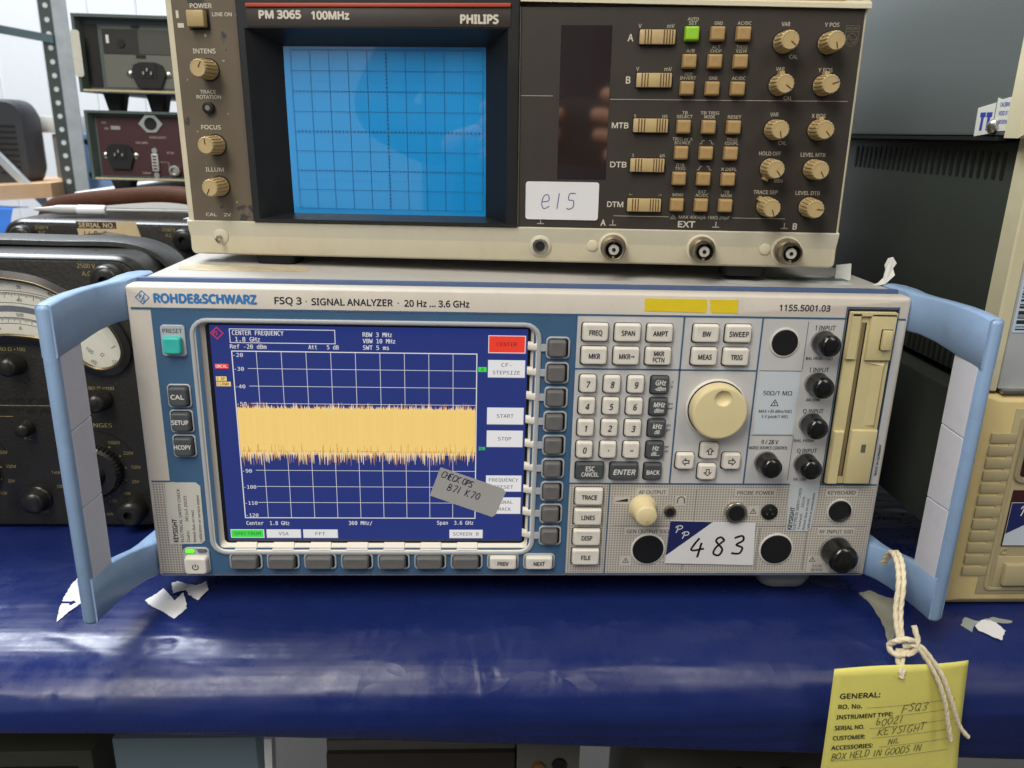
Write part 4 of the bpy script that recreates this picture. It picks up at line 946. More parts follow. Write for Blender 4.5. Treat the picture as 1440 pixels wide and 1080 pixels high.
# chin sockets
lathe([(4.6, 1.5), (4.6, -.4), (3.6, -.9)], 28).build('calibration_pin', schin, sc, loc=(-173.4 * S, 0, -8.4 * S), smooth=40)
tube([(-173.4, 0, -8.4), (-173.4, -5, -8.4), (-173.4, -7, -9.4), (-173.4, -6.5, -11), (-173.4, -3, -11.4)], 1.0, 10).build('calibration_pin', metal, sc)
gj = lathe([(6.4, 2), (6.4, -.6), (5.6, -1.2)], 32).build('ground_jack', schin, sc, loc=(21.7 * S, 0, -10 * S), smooth=40)
lathe([(4.6, -.8), (4.6, -2.2), (4.2, -2.6), (3.0, -2.4), (2.8, -1)], 32).build('jack_sleeve', metal, gj, smooth=40); lathe([(2.7, -1.2), (2.7, -1.6)], 20).build('jack_hole', black, gj)
for x in (64.6, 116, 164.6):
    bn = lathe([(8.8, 2), (8.8, -.4), (8.0, -1)], 40).build('bnc_socket', scream, sc, loc=(x * S, 0, -9.6 * S), smooth=40)
    lathe([(7.4, -.6), (7.4, -5), (6.0, -5.4), (6.0, -14.2), (5.6, -14.8), (4.9, -14.6), (4.8, -8)], 36).build('bnc_shell', brass, bn, smooth=35)
    lathe([(4.8, -8), (4.8, -9.6)], 32).build('bnc_inside', black, bn)
    lathe([(3.0, -9.5), (3.0, -12.4), (2.2, -12.6)], 24).build('bnc_insulator', M('ptfe', (196, 194, 186), .5), bn, smooth=40)
    lathe([(1.1, -12.5), (1.1, -12.9)], 14).build('bnc_contact', black, bn)
    for s in (-1, 1): lathe([(1.1, 0), (1.1, -1.8), (.5, -2.1)], 12).build('bayonet_lug', brass, bn, loc=(0, -11 * S, s * 5.6 * S), rot=(math.pi / 2 * s, 0, 0))
    if x != 116: lathe([(3.2, 1.4), (3.2, -.5), (2.5, -.8)], 20).build('bnc_tab', scream, bn, loc=(-12 * S, 0, .6 * S), smooth=40)
# e15 sticker
es = poly([(x, z) for x, z in rr(42.4, 21.6, 1.6, 4, 33.8, 16.4)], -.5, -.8).build('white_sticker', paperwhite, sc)
hand(es, 'e15', 21.5, 11.8, 9.0, .55, M('blue_pen', (84, 84, 150), .5, var=0), y=-.86, sx=.9, gap=.45, slant=.12, jit=.02)
# feet
for x in (-143, 143):
    for y in (17, 300):
        MB().stack([[(x + a, y + b, z) for a, b in rr(26 - i, 24 - i, 5)] for z, i in ((-17, -2), (-26, 2), (-30 + (4 if x > 0 else 4.5), 5))]).build('foot', black, sc, smooth=50)

# ------------------------------------------------------------------ black multimeters on the left
bakelite = M('bakelite', (38, 36, 31), .4, var=.4, vscale=900, bump=.5, bscale=420)
bakesmooth = M('bakelite_smooth', (34, 33, 31), .3, var=.1)
ivory = M('scale_ivory', (222, 220, 206), .5, var=.03)
brassprint = M('worn_gilt_print', (150, 136, 88), .6, var=.25, vscale=500)
chrome = M('worn_brass', (112, 102, 78), .35, 1.0, var=.1)
mglass = clear_glass('meter_glass')
lug = M('strap_lug', (90, 92, 88), .35, .6, var=.1)
def kidney():
    half = [(0, 163), (22, 159.5), (42, 150), (58, 141), (68, 130), (73, 117), (71, 107.5), (64, 102.5), (55, 101.8), (46, 106), (36, 115), (20, 122.5), (0, 124.5)]
    R_ = crom([(a, b, 0) for a, b in half], 4)
    return [(a, b) for a, b, _ in R_] + [(-a, b) for a, b, _ in reversed(R_[1:-1])]
def scaled(pts, d, c=(0, 128)):
    # move the outline along its normals by d
    out = []; n = len(pts)
    for i in range(n):
        a = Vector(pts[i - 1]); b = Vector(pts[(i + 1) % n]); t = (b - a).normalized(); out.append((pts[i][0] + t.y * d * -1, pts[i][1] + t.x * d))
    return out
def multimeter(loc, depth, label, number_plate, detail=True):
    m = empty('multimeter', loc); tag(m, label, 'multimeter', 'black analogue multimeters')
    body = MB().stack([at_y(rr(184, 198, 20, 8, 0, 99), depth), at_y(rr(184, 198, 20, 8, 0, 99), 8), at_y(rr(183, 197, 19.5, 8, 0, 99), 3), at_y(rr(178, 192, 17, 8, 0, 99), 0)]).build('case', bakesmooth, m, smooth=40)
    face = MB().stack([at_y(rr(176, 190, 16, 8, 0, 99), .2), at_y(rr(176, 190, 16, 8, 0, 99), -.8), at_y(rr(173, 187, 14.5, 8, 0, 99), -1.2)]).build('front_plate', bakelite, m, smooth=40)
    K = [(x, z + 20) for x, z in kidney()]
    n = len(K)
    ko = scaled(K, 5.0); km = scaled(K, 1.0)
    # orientation check: outward outline must be the wider one
    if max(p[0] for p in ko) < max(p[0] for p in K): ko = scaled(K, -5.0); km = scaled(K, -1.0)
    MB().stack([at_y(ko, -.9), at_y(ko, -4.4), at_y(km, -6), at_y(K, -4.6), at_y(K, -1.3)], cap0=False, cap1=False).build('window_surround', bakesmooth, m, smooth=60)
    tube([(x, -4.9, z) for x, z in K + [K[0]]], 1.3, 8, False).build('window_trim', chrome, m, smooth=60)
    sp = poly(K, -1.2, -1.6).build('scale_plate', ivory, m)
    if detail:
        piv = (0, 62 + 20)
        def arc(r, a0, a1): return [(piv[0] + r * math.sin(math.radians(a)), piv[1] + r * math.cos(math.radians(a))) for a in [a0 + (a1 - a0) * i / 60 for i in range(61)]]
        rib = [arc(r, -36, 36) for r in (92, 90.6, 84, 74, 70)]
        for k in range(-60, 61):
            a = math.radians(k * .6); L_ = 3.4 if k % 10 == 0 else (2.4 if k % 5 == 0 else 1.4)
            for r0 in (90.6, 74): rib.append([(piv[0] + r0 * math.sin(a), piv[1] + r0 * math.cos(a)), (piv[0] + (r0 - L_) * math.sin(a), piv[1] + (r0 - L_) * math.cos(a))])
        mb = MB()
        for st in rib: mb.v and None; q = ribbon([st], .32, -1.7 ); mb.add(q.v, q.f)
        mb.build('scale_lines', ink, sp)
        # mirror band
        a1 = arc(82, -33, 33); a2 = arc(78, -33, 33)
        MB().add(at_y(a1, -1.75) + at_y(a2, -1.75), [(i, i + 1, 61 + i + 1, 61 + i) for i in range(60)]).build('mirror_band', M('scale_mirror', (214, 218, 222), .12, .9, var=0), sp)
        for r0, L_ in ((94.8, ('0', '10', '20', '30', '40', '50')), (86.2, ('10', '20', '30', '40', '50', '60')), (76.2, ('5K', '3K', '2K', '500', '200', '50')), (67, ('-15', '-10', '-5', '0', '+5', '+10'))):
            for i, s in enumerate(L_):
                a = math.radians(-30 + 12 * i); txt(sp, s, piv[0] + r0 * math.sin(a), piv[1] + r0 * math.cos(a), 2.2, ink, y=-1.8, rot=-a, bold=0)
        for s, x, z, r_ in (('Ω', 58, 131, -.7), ('dB', 52, 126, -.7), ('100', 50, 134, -.7), ('SN', 66, 126, 0)): txt(sp, s, x, z, 2.6, inkgrey, y=-1.8, rot=r_, bold=0)
        ribbon([[(58, 148), (66, 137)]], 3.4, -2.2).build('pointer', ivory, sp)
    MB().add(at_y(K, -4.0), [tuple(range(n))]).build('window_glass', mglass, m)
    def knob(x, z, r, ln, name='adjust_knob', mat=bakesmooth):
        return lathe([(r * 1.15, -1), (r * 1.15, -3), (r, -4), (r * .96, -ln * .8), (r * .8, -ln * .95), (r * .45, -ln), (.05, -ln * 1.02)], 28).build(name, mat, m, loc=(x * S, 0, z * S), smooth=50)
    def term(x, z):
        t = lathe([(10, -1), (10, -9), (8.6, -12), (6.4, -13), (3.2, -13), (3.0, -9)], 30).build('terminal', bakesmooth, m, loc=(x * S, 0, z * S), smooth=50)
        lathe([(3.0, -8), (3.0, -9.5)], 16).build('terminal_hole', black, t)
    for sx in (-1, 1): term(sx * 70, 183); term(sx * 66, 16)
    txt(face, '2500 V', 55, 191, 2.9, brassprint, y=-1.3); txt(face, 'A.C.', 55, 186, 2.9, brassprint, y=-1.3)
    txt(face, '2500 V', -55, 191, 2.9, brassprint, y=-1.3); txt(face, 'D.C.', -55, 186, 2.9, brassprint, y=-1.3)
    if detail:
        for s, x, z in (('ZERO Ω ÷100', -3, 134), ('ZERO Ω ×100', 52, 107), ('ZERO Ω ×1', -52, 107)): txt(face, s, x, z, 2.4, brassprint, w=21, y=-1.3)
        knob(-1, 124, 7, 14); knob(53, 99, 7, 14); knob(-53, 99, 7, 14); knob(0, 78, 5, 10, 'polarity_button'); knob(0, 24, 8.5, 12, 'cut_out_button')
        txt(face, 'P.C.', 0, 70, 2.4, brassprint, y=-1.3); txt(face, 'CUT OUT', 0, 14, 2.2, brassprint, y=-1.3)
        txt(face, '0.6 mA', 46, 12, 2.2, brassprint, y=-1.3)
        # raised embossed band across the middle
        for s, w, z in (('Universal', 74, 98), ('METER', 50, 90)): txt(face, s, -6, z, 5 if w > 60 else 3, bakesmooth, w=w, y=-1.35, bold=.02)
        ribbon([[(-40, 86), (-8, 86)], [(-42, 94), (36, 94)]], .4, -1.3).build('panel_line', brassprint, face)
        for cx_, side in ((43, 1), (-43, -1)):
            ribbon([[(cx_ + 30 * math.cos(math.radians(a)), 46 + 30 * math.sin(math.radians(a))) for a in range(30, 151, 6)]], 1.2, -1.3).build('panel_line', black, face)
            sw = MB().stack([at_y(gear(19, .8, 40), -1), at_y(gear(19, .8, 40), -7), at_y(gear(17, .4, 40), -9), at_y(circ(10, 160), -9.6), at_y(circ(8, 160), -14)]).build('range_knob', bakesmooth, m, loc=(cx_ * S, 0, 46 * S), smooth=30)
            MB().box(-3, 3, -19, -9, -17, 17).build('knob_bar', bakesmooth, sw, bevel=1)
            rl = ['1000V', '250V', '100V', '25V', '10V', '2.5V', '1A', '10mA', '100mA', '1mA']
            for i, s in enumerate(rl):
                a = math.radians(58 - 26 * i); txt(face, s, cx_ + 28 * math.cos(a), 46 + 25 * math.sin(a), 2.3, brassprint, y=-1.3, bold=0)
                MB().add(at_y([(cx_ + 21 * math.cos(a) - .7, 46 + 21 * math.sin(a) - .5), (cx_ + 21 * math.cos(a) + .7, 46 + 21 * math.sin(a) - .5), (cx_ + 21 * math.cos(a), 46 + 21 * math.sin(a) + .8)], -1.35), [(0, 1, 2)]).build('range_mark', brassprint, face)
            tx = txt(face, 'D.C. RANGES' if side < 0 else 'A.C. RANGES', cx_, 80, 3, brassprint, w=30, y=-1.3)
    # carrying strap over the top
    return m
m1 = multimeter((-0.338, 0.100, -0.0198), 66, 'black analogue multimeter directly beside the analyzer\'s left handle, its scale partly visible', None)
m2 = multimeter((-0.357, 0.300, -0.0198), 112, 'black analogue multimeter with a brown leather strap and serial number sticker', None, detail=False)
leather_b = M('strap_black', (58, 60, 60), .42, var=.1, bump=.5, bscale=500)
leather_r = M('strap_brown', (80, 42, 24), .6, var=.2, vscale=120, bump=.5, bscale=500)
def strap(parent, path, w, th, mat, ydir=(0, 1, 0)):
    P_ = crom(path, 8); loops = []
    for k, p in enumerate(P_):
        a = Vector(P_[min(k + 1, len(P_) - 1)]) - Vector(P_[max(k - 1, 0)]); a.normalize()
        b = Vector(ydir); nrm = a.cross(b).normalized(); p = Vector(p)
        loops.append([tuple(p + b * w / 2 * u + nrm * th / 2 * v) for u, v in ((-1, -.6), (-.85, -1), (.85, -1), (1, -.6), (1, .6), (.85, 1), (-.85, 1), (-1, .6))])
    return MB().stack(loops).build('carrying_strap', mat, parent, smooth=50)
strap(m1, [(-98, 48, 150), (-95, 48, 180), (-80, 48, 196), (-40, 48, 200.5), (20, 48, 200.5), (66, 48, 200), (90, 48, 191), (100, 48, 172), (102, 48, 152)], 30, 5, leather_b)
lathe([(9, 0), (9, -5), (6, -7)], 20).build('strap_lug', lug, m1, loc=(92 * S, 48 * S, 168 * S), rot=(0, 0, math.pi / 2), smooth=40)
strap(m2, [(-90, 84, 186), (-84, 84, 198), (-68, 84, 206), (-20, 84, 212), (30, 84, 215), (70, 84, 208), (92, 84, 188)], 30, 14, leather_r)
sn = poly([(-25, 197), (27, 197.4), (32, 178), (-23, 178.6)], -1.6, -2.0).build('serial_sticker', M('aged_label', (206, 186, 146), .6, var=.12), m2)
poly([(-24.6, 196.5), (10, 196.8), (10, 191), (-24.3, 190.8)], -2.1, -2.2).build('sticker_band', M('label_band', (52, 46, 40), .6, var=.1), sn)
txt(sn, 'SERIAL NO.', -7, 193.8, 3.8, M('aged_print', (210, 190, 150), .6, var=0), w=31, y=-2.3, bold=.02)
hand(sn, '14298', -20, 180.5, 8, .8, M('aged_ink', (110, 70, 60), .6, var=0), y=-2.2, sx=.75, gap=.25, slant=.2)
w1 = poly([(-24, 59), (-17, 58), (-19, 30), (-28, 32)], -20, -20.4)
poly([(-25, 50), (-19.2, 49.6), (-15.6, 30), (-27, 29)], -20, -20.5).build('white_sticker', paperwhite, m1)

# pen and paper strip lying on the rear multimeter
pn = empty('correction_pen', (-0.404, 0.325, 0.1842)); tag(pn, 'white and grey pen lying on top of the rear multimeter', 'pen')
def xl(prof, n=16): return MB().stack([[(x, r * math.cos(2 * math.pi * i / n), r * math.sin(2 * math.pi * i / n)) for i in range(n)] for r, x in prof])
pn.rotation_euler = (0, 0, .05)
xl([(4, 12), (4.6, 13), (4.6, 36), (4, 37)]).build('cap', M('pen_white', (228, 230, 236), .4), pn, smooth=40, rot=None)
xl([(.5, -26), (1.6, -22), (3, -10), (4.2, -4), (4.4, 12)]).build('tip', M('pen_clear', (176, 178, 178), .3), pn, smooth=40)
xl([(1.6, 37), (1.6, 120), (1.0, 122)]).build('barrel', M('pen_grey', (150, 152, 150), .35), pn, smooth=40)
tag(MB().stack([[(-435 + a, b, 178.6 + c) for a, b, c in ((140, 318, 0), (240, 316, .5), (238, 330, 1.2), (142, 332, .4))], [(-435 + a, b, 179 + c) for a, b, c in ((140, 318, 0), (240, 316, .5), (238, 330, 1.2), (142, 332, .4))]]).build('paper_strip', paperwhite), 'narrow white paper strip on the rear multimeter behind the serial sticker', 'paper')

# ------------------------------------------------------------------ instruments stacked on the right
greenp = M('green_case', (100, 107, 107), .3, var=.12, vscale=1400, bump=.3, bscale=1800)
greend = M('dark_green_case', (52, 57, 52), .4, var=.12, vscale=900, bump=.3, bscale=1500)
creamtrim = M('cream_trim', (206, 198, 166), .5, var=.04, grime=.08)
greyface = M('grey_front', (178, 182, 184), .45, var=.04)
ub = empty('instrument_cabinet', (0.2625, 0, 0.266)); tag(ub, 'large green metal cabinet at top right bearing a torn calibration seal', 'cabinet')
MB().box(0, 300, 4, 440, 0, 260).build('case', greenp, ub, bevel=2)
MB().stack([rect(-2, 300, -1, 262, 14), rect(-2, 300, -1, 262, 2), rect(0, 300, 1, 262, 0)]).build('front_frame', creamtrim, ub)
MB().box(14, 300, -2, -.2, 6, 250).build('front_panel', M('tan_front', (150, 140, 112), .5), ub)
MB().box(-1, 290, 20, 430, -2.4, -.2).build('base_rail', black, ub)
# seal on the side: lies in the x = const plane
sl_ = MB().add([(-.6, 18, 17), (-.6, 40, 17), (-.6, 42, 35), (-.6, 34, 36), (-.6, 24, 34), (-.6, 19, 37)], [(0, 1, 2, 3, 4, 5)])
def side_plate(name, pts, x, mat, parent, th=.3):
    return MB().stack([[(x, y, z) for y, z in pts], [(x - th, y, z) for y, z in pts]]).build(name, mat, parent)
seal = side_plate('calibration_seal', [(10, 3), (28, 2.5), (28.5, 20.5), (24.5, 19.5), (10, 21.5)], -.1, M('seal_paper', (206, 208, 198), .5, var=.05), ub)
seal2 = side_plate('calibration_seal', [(29, 1.5), (45, -.2), (45.6, 15.5), (29.4, 18)], -.1, MATS['seal_paper'], ub)
bluep = M('seal_blue', (50, 62, 160), .5, var=.05)
def side_txt(parent, s, y, z, h, mat, w, x=-.5):
    o = txt(parent, s, 0, 0, h, mat, w=w, y=0); o.rotation_euler = (0, 0, -math.pi / 2); o.location = (x * S, y * S, z * S); return o
for y in (33.5, 39.5):
    side_plate('seal_logo', [(y - 2.6, 12.9), (y + 2.6, 12.9), (y + 2.6, 10.3), (y + 1.2, 10.3), (y + 1.2, 3), (y - 1.2, 3), (y - 1.2, 10.3), (y - 2.6, 10.3)], -.45, bluep, seal2, .05)
for i, s in enumerate(('CALIBRATION', 'VOID IF SEAL', 'BROKEN')): side_txt(seal, s, 18.5 + (2 if i == 2 else 0), 16.8 - 4.6 * i, 2.2, bluep, 13.5 if i < 2 else 8)
sw = lathe([(4, 0), (4, -2), (2.6, -3.6), (.5, -4)], 16).build('screw', metal, ub, loc=(0, 27 * S, 5 * S), rot=(0, 0, -math.pi / 2), smooth=40)

mc = empty('instrument_cabinet', (0.2675, 0, 0.123)); tag(mc, 'dark green instrument with vent slots and barcode sticker under the larger cabinet', 'cabinet')
MB().box(4, 300, 6, 440, 2, 141).build('case', greend, mc, bevel=2)
MB().stack([rect(2.4, 10, 0, 142, 14), rect(2.4, 10, 0, 142, 1), rect(3.4, 9.6, 1, 141, 0)]).build('front_edge', creamtrim, mc)
MB().box(10.4, 300, -.6, 8, 2, 142).build('front_panel', greyface, mc, bevel=.6)
MB().box(12, 300, -3, 6, -.6, 2).build('base_edge', metal, mc, bevel=.5)
for i in range(26): MB().stack([[(3.9, y, z) for y, z in rr(3.2, 16, 1.5, 3, 26 + i * 7.4, 127)], [(3.6, y, z) for y, z in rr(3.2, 16, 1.5, 3, 26 + i * 7.4, 127)]]).build('vent_slot', black, mc)
for i in range(12): MB().stack([[(3.9, y, z) for y, z in rr(2.6, 13, 1.2, 3, 22 + i * 6.2, 10)], [(3.6, y, z) for y, z in rr(2.6, 13, 1.2, 3, 22 + i * 6.2, 10)]]).build('vent_slot', black, mc)
lathe([(5, 0), (5, -2.4), (3, -4), (.5, -4.2)], 18).build('screw', metal, mc, loc=(4 * S, 16 * S, 14 * S), rot=(0, 0, -math.pi / 2), smooth=40)
bs_ = MB().box(10.8, 34, -.95, -.65, 36, 75).build('barcode_sticker', M('bar_label', (190, 206, 222), .45, var=.03), mc)
zz = 37.5; rb_ = random.Random(4)
while zz < 72:
    t_ = rb_.choice((.5, .8, 1.3, 2.2)); MB().box(12.2, 18.6, -1.05, -.97, zz, min(zz + t_, 73)).build('bar', ink, bs_); zz += t_ + rb_.choice((.5, .9, 1.4))
txt(bs_, 'Calibration', 23.5, 56, 2.3, inkblue, w=22, y=-1.05, rot=-math.pi / 2); txt(bs_, 'Due 01/08/02', 28, 56, 2.3, inkblue, w=24, y=-1.05, rot=-math.pi / 2)
ribbon([[(26, 70), (30, 72.5)], [(26, 71.6), (30, 74)], [(27, 68.6), (31, 71)]], .8, -1.02).build('sticker_logo', inkblue, bs_)
MB().box(28, 60, -2.5, -.7, 18, 34).build('display_window', M('brown_window', (60, 50, 40), .2), mc, bevel=.6)
txt(mc, 'O', 30, 14.5, 2.2, ink, y=-.8)

yc = empty('bench_meter', (0.265, -0.002, -0.0198)); tag(yc, 'yellowed beige bench meter with ribbed front beside the analyzer\'s right handle', 'meter')
ybeige = M('yellowed_plastic', (210, 190, 134), .45, var=.06, grime=.15, gcol=(140, 116, 66))
ydull = M('dull_beige', (172, 160, 124), .5, var=.05)
MB().box(-6, 260, 16, 330, 48, 140).build('case', greend, yc, bevel=2)
MB().stack([rect(0, 270, 4, 141, 16), rect(0, 270, 2, 141, 12), rect(3, 270, 1, 141, 2), rect(14, 270, 6, 138, -2), ]).build('front_bezel', ybeige, yc, bevel=.8)
MB().box(24, 262, -2.6, -1.6, 10, 134).build('front_panel', ydull, yc, bevel=.4)
for i in range(12): MB().box(12.4, 28, -2.9, -1.2, 23 + 8.1 * i, 29.4 + 8.1 * i).build('rib', ydull, yc, bevel=.5)
ring(120, 118, 4, 116, 114, 3, -2.4, -3.6, cx=88, cz=72, soft=.3).build('panel_line', ydull, yc)
ring(110, 42, 5, 104, 36, 4, -2.4, -4.2, cx=86, cz=108, soft=.5).build('display_frame', M('display_frame_tan', (150, 140, 112), .5), yc)
MB().box(35, 137, -3.2, -2.5, 91, 125).build('display_window', M('dark_red_window', (54, 24, 24), .12), yc)
MB().box(33, 140, -3.2, -2.5, 44, 82).build('display_window', MATS['dark_red_window'], yc, bevel=1)
ps = MB().box(33.5, 96, -3.7, -3.4, 45, 74).build('asset_sticker', M('sticker_cool_white', (196, 204, 214), .45, var=.03), yc)
poly([(33.6, 73.8), (70, 73.8), (33.6, 53)], -3.72, -3.8).build('sticker_corner', navy, ps)
pp_logo(ps, 40.5, 66, 1.15, -3.9)
ring(4, 4, 1.9, 3, 3, 1.4, -2.4, -3.2, cx=36, cz=40.5, soft=.1).build('screw', ydull, yc)
MB().box(33, 120, -3.3, -2.4, 14, 37).build('key_recess', ydull, yc, bevel=.5)
MB().box(37, 72, -7, -2.8, 18, 33).build('push_key', ydull, yc, bevel=1.2)

# ------------------------------------------------------------------ things at the back left
ggrey = M('grey_box_paint', (104, 106, 98), .5, var=.05)
gteal = M('grey_green_frame', (78, 90, 88), .45, var=.05)
maroon = M('maroon_panel', (66, 34, 38), .5, var=.06)
def iec(parent, x, z, k=1.0):
    o = MB().stack([at_y([(x - 15 * k, z + 9), (x - 8 * k, z + 12), (x + 8 * k, z + 12), (x + 15 * k, z + 9), (x + 18 * k, z), (x + 12 * k, z - 14), (x - 12 * k, z - 14), (x - 18 * k, z)], y) for y in (.0, -4)]).build('mains_inlet', plugblack, parent)
    MB().box(x - 9 * k, x + 9 * k, -4.6, -3.9, z - 4, z + 9).build('inlet_well', black, o)
    for dx, dz in ((-4, 1), (0, 4.5), (4, 1)): MB().box(x + dx - .8, x + dx + .8, -7, -4.5, z + dz - 1.5, z + dz + 1.5).build('pin', metal, o)
    for s in (-1, 1): lathe([(3.2, -.1), (3.2, -1.8), (2, -2.6)], 14).build('screw', metal, parent, loc=((x + s * 20 * k) * S, 0, z * S), smooth=40)
    return o
b1 = empty('grey_power_unit', (-0.40, 0.50, 0.291)); tag(b1, 'grey metal instrument box with a black mains inlet, upper of two behind the oscilloscope', 'instrument box')
W1 = 50
MB().stack([rect(-W1, 120, 0, 77, 260), rect(-W1, 120, 0, 77, -12), rect(-W1 + 3, 117, 3, 74, -12), rect(-W1 + 6, 114, 4, 72, 0)], cap0=True, cap1=True).build('case', gteal, b1)
fp = MB().box(-W1 + 24, 112, -.6, 0, 6, 66).build('rear_panel', ggrey, b1)
MB().box(-W1 + 4, -W1 + 20, -1, 0, 6, 68).build('vent_strip', black, b1)
MB().box(-25, 12, -1.6, -.6, 40, 64).build('fuse_panel', M('box_black', (36, 35, 32), .5), b1); MB().box(12, 100, -1.4, -.6, 40, 64).build('fuse_panel', M('box_dark_grey', (72, 72, 66), .5), b1)
MB().box(-21, -18, -2.2, -1.5, 50, 58).build('rating_mark', inkwhite, b1); lathe([(4, -1.4), (4, -3)], 16).build('fuse_holder', black, b1, loc=(-6 * S, 0, 50 * S))
MB().box(6, 14, -1.4, -.5, 65, 68).build('rear_notch', black, b1); MB().box(8, 18, -1.4, -.5, 36, 39).build('rear_notch', black, b1)
iec(b1, 20, 20)
MB().box(-W1 + 4, 116, -12.4, -11.6, 1.2, 3.2).build('bright_edge', M('edge_cream', (196, 180, 140), .4), b1)
poly([(x, z) for x, z in rr(9, 46, 3, 4, -W1 + 2.5, 38)], -12.6, -13.2).build('spec_label', M('aged_strip', (206, 204, 190), .5, var=.1), b1)
for x in (-26, 20, 100): MB().stack([[(x + a, 20 + b, z) for a, b in rr(20 - i, 20 - i, 4)] for z, i in ((0, -2), (-17.5, 4))]).build('foot', black, b1)
b2 = empty('maroon_instrument', (-0.40, 0.50, 0.2005)); tag(b2, 'instrument box with maroon rear panel and connectors, lower of two behind the oscilloscope', 'instrument box')
MB().stack([rect(-W1, 120, 0, 72.6, 260), rect(-W1, 120, 0, 72.6, -10), rect(-W1 + 3, 117, 3, 70, -10), rect(-W1 + 6, 114, 4, 69, 0)], cap0=True, cap1=True).build('case', gteal, b2)
mp = MB().box(-W1 + 8, 112, -.6, 0, 5, 67).build('rear_panel', maroon, b2)
iec(b2, -20, 26, .82)
dn = MB().stack([at_y([(16 + a, 60 + b) for a, b in ((-13, 0), (-5, 9), (5, 9), (13, 0), (5, -9), (-5, -9))], y) for y in (-.4, -2)]).build('din_socket', metal, b2)
lathe([(6.6, -1.6), (6.6, -2.6)], 20).build('din_hole', black, dn, loc=(16 * S, 0, 60 * S))
db = MB().box(14, 21, -5, -.4, 10, 29).build('data_port', M('port_grey', (190, 190, 184), .4), b2, bevel=1)
for i in range(5): MB().box(15.5, 19.5, -5.4, -4.9, 12 + 3.3 * i, 13.6 + 3.3 * i).build('port_hole', black, db)
for z in (32, 6): lathe([(3, -.4), (3, -3)], 12).build('screw', metal, b2, loc=(17.5 * S, 0, z * S))
lathe([(6, -.4), (6, -6), (4, -6.2), (3.6, -3)], 20).build('coaxial_socket', metal, b2, loc=(38 * S, 0, 11 * S), smooth=40)
MB().box(-27, -17, -1.6, -.4, 53, 57).build('slide_switch', M('switch_grey', (150, 150, 146), .4), b2)
for s, x, z, w in (('OFF', -34, 60, 5), ('ON', -32, 54, 4), ('100-240V', 4, 40, 13), ('AUDIO OUTPUT', 22, 46, 18), ('Output', 6, 8, 9), ('RS 232', 34, 30, 7)): txt(mp, s, x, z, 2.2, sinkdim, w=w, y=-.8)
ribbon([[(22, 20), (31, 20), (31, 3)], [(31, 3), (46, 3)]], .5, -.8).build('panel_line', sinkdim, mp)
MB().box(-W1 + 4, 116, -10.4, -9.6, 1.0, 2.6).build('bright_edge', MATS['edge_cream'], b2)
for x in (-26, 90): MB().stack([[(x + a, 16 + b, z) for a, b in rr(22 - i, 22 - i, 4)] for z, i in ((0, -2), (-11.8, 4))]).build('foot', black, b2)
tag(MB().box(-462, -260, 470, 760, 100, 188.4).build('carton', M('white_carton', (214, 216, 218), .6, var=.03), bevel=1), 'white carton under the two stacked instrument boxes behind the multimeters', 'carton')
# galvanised rack
galv = M('galvanised', (172, 180, 184), .45, .25, var=.15, vscale=60)
rk = empty('storage_rack', (-0.66, 0.9, -0.6)); tag(rk, 'galvanised slotted steel rack upright with braces against the pale wall', 'rack')
MB().box(-24, -4, 0, 3, 0, 1300).build('upright_flange', M('galv_dark', (84, 92, 90), .45, .6, var=.1), rk)
MB().box(-3, 18, -3, 0, 0, 1300).build('upright_flange', galv, rk)
for i in range(26): lathe([(3.7, -.1), (3.7, -.6)], 14).build('rack_hole', M('hole_light', (206, 212, 216), .6), rk, loc=(-13 * S, 0, (770 + 19.6 * i) * S))
MB().stack([[(-110, -4, 988), (-110, 4, 988), (-110, 4, 1000), (-110, -4, 1000)], [(-6, -4, 972), (-6, 4, 972), (-6, 4, 984), (-6, -4, 984)]]).build('brace', M('brace_teal', (96, 116, 122), .4, .5), rk)
MB().stack([[(-140, -24, 838), (-140, -14, 838), (-140, -14, 854), (-140, -24, 854)], [(-44, -24, 728), (-44, -14, 728), (-44, -14, 744), (-44, -24, 744)]]).build('brace', galv, rk)
# plastic housing at the far left edge
ph = empty('plastic_housing', (-0.814, 0.93, 0.158)); tag(ph, 'dark grey plastic housing with louvres at the far left edge', 'housing')
MB().stack([at_y(rr(140 + i, 134 + i, 26, 6, 0, 67), y) for i, y in ((-12, 62), (0, 44), (0, 10), (-8, 0))]).build('shell', M('housing_grey', (52, 54, 60), .5, var=.05), ph, smooth=50)
for i in range(9): MB().box(22, 54, -1, .6, 20 + 9 * i, 23 + 9 * i).build('louvre', black, ph)
# shelf board, boxes and wall behind
woodm = M('pale_wood', (204, 168, 128), .6, var=.15, vscale=30)
tag(MB().stack([[(-860, 830, 136), (-682, 860, 148), (-682, 1160, 148), (-860, 1160, 136)], [(-860, 830, 158), (-682, 860, 170), (-682, 1160, 170), (-860, 1160, 158)]]).build('wooden_board', woodm), 'pale wooden board under the dark grey housing at the left', 'board')
tag(MB().box(-745, -676, 1010, 1200, 168, 240).build('grey_box', M('shade_grey', (156, 154, 150), .6), bevel=2), 'plain grey box behind the rack\'s left side below stacked papers', 'box')
tag(MB().box(-760, -672, 1000, 1200, 242, 268).build('paper_stack', M('paper_pile', (214, 214, 208), .6, var=.08, vscale=20), bevel=1), 'stack of white papers on the grey box at the far left', 'papers')
tag(MB().box(-676, -620, 960, 1100, 243, 270).build('white_box', paperwhite, bevel=1), 'small white box right behind the rack upright', 'box')
pb = empty('blue_cabinet', (-0.64, 0.93, 0.1)); tag(pb, 'light blue metal panel with two black knobs behind the rack upright', 'panel')
MB().box(-30, 40, 0, 30, 0, 142).build('panel', M('light_blue_panel', (126, 160, 206), .5, var=.04), pb, bevel=1)
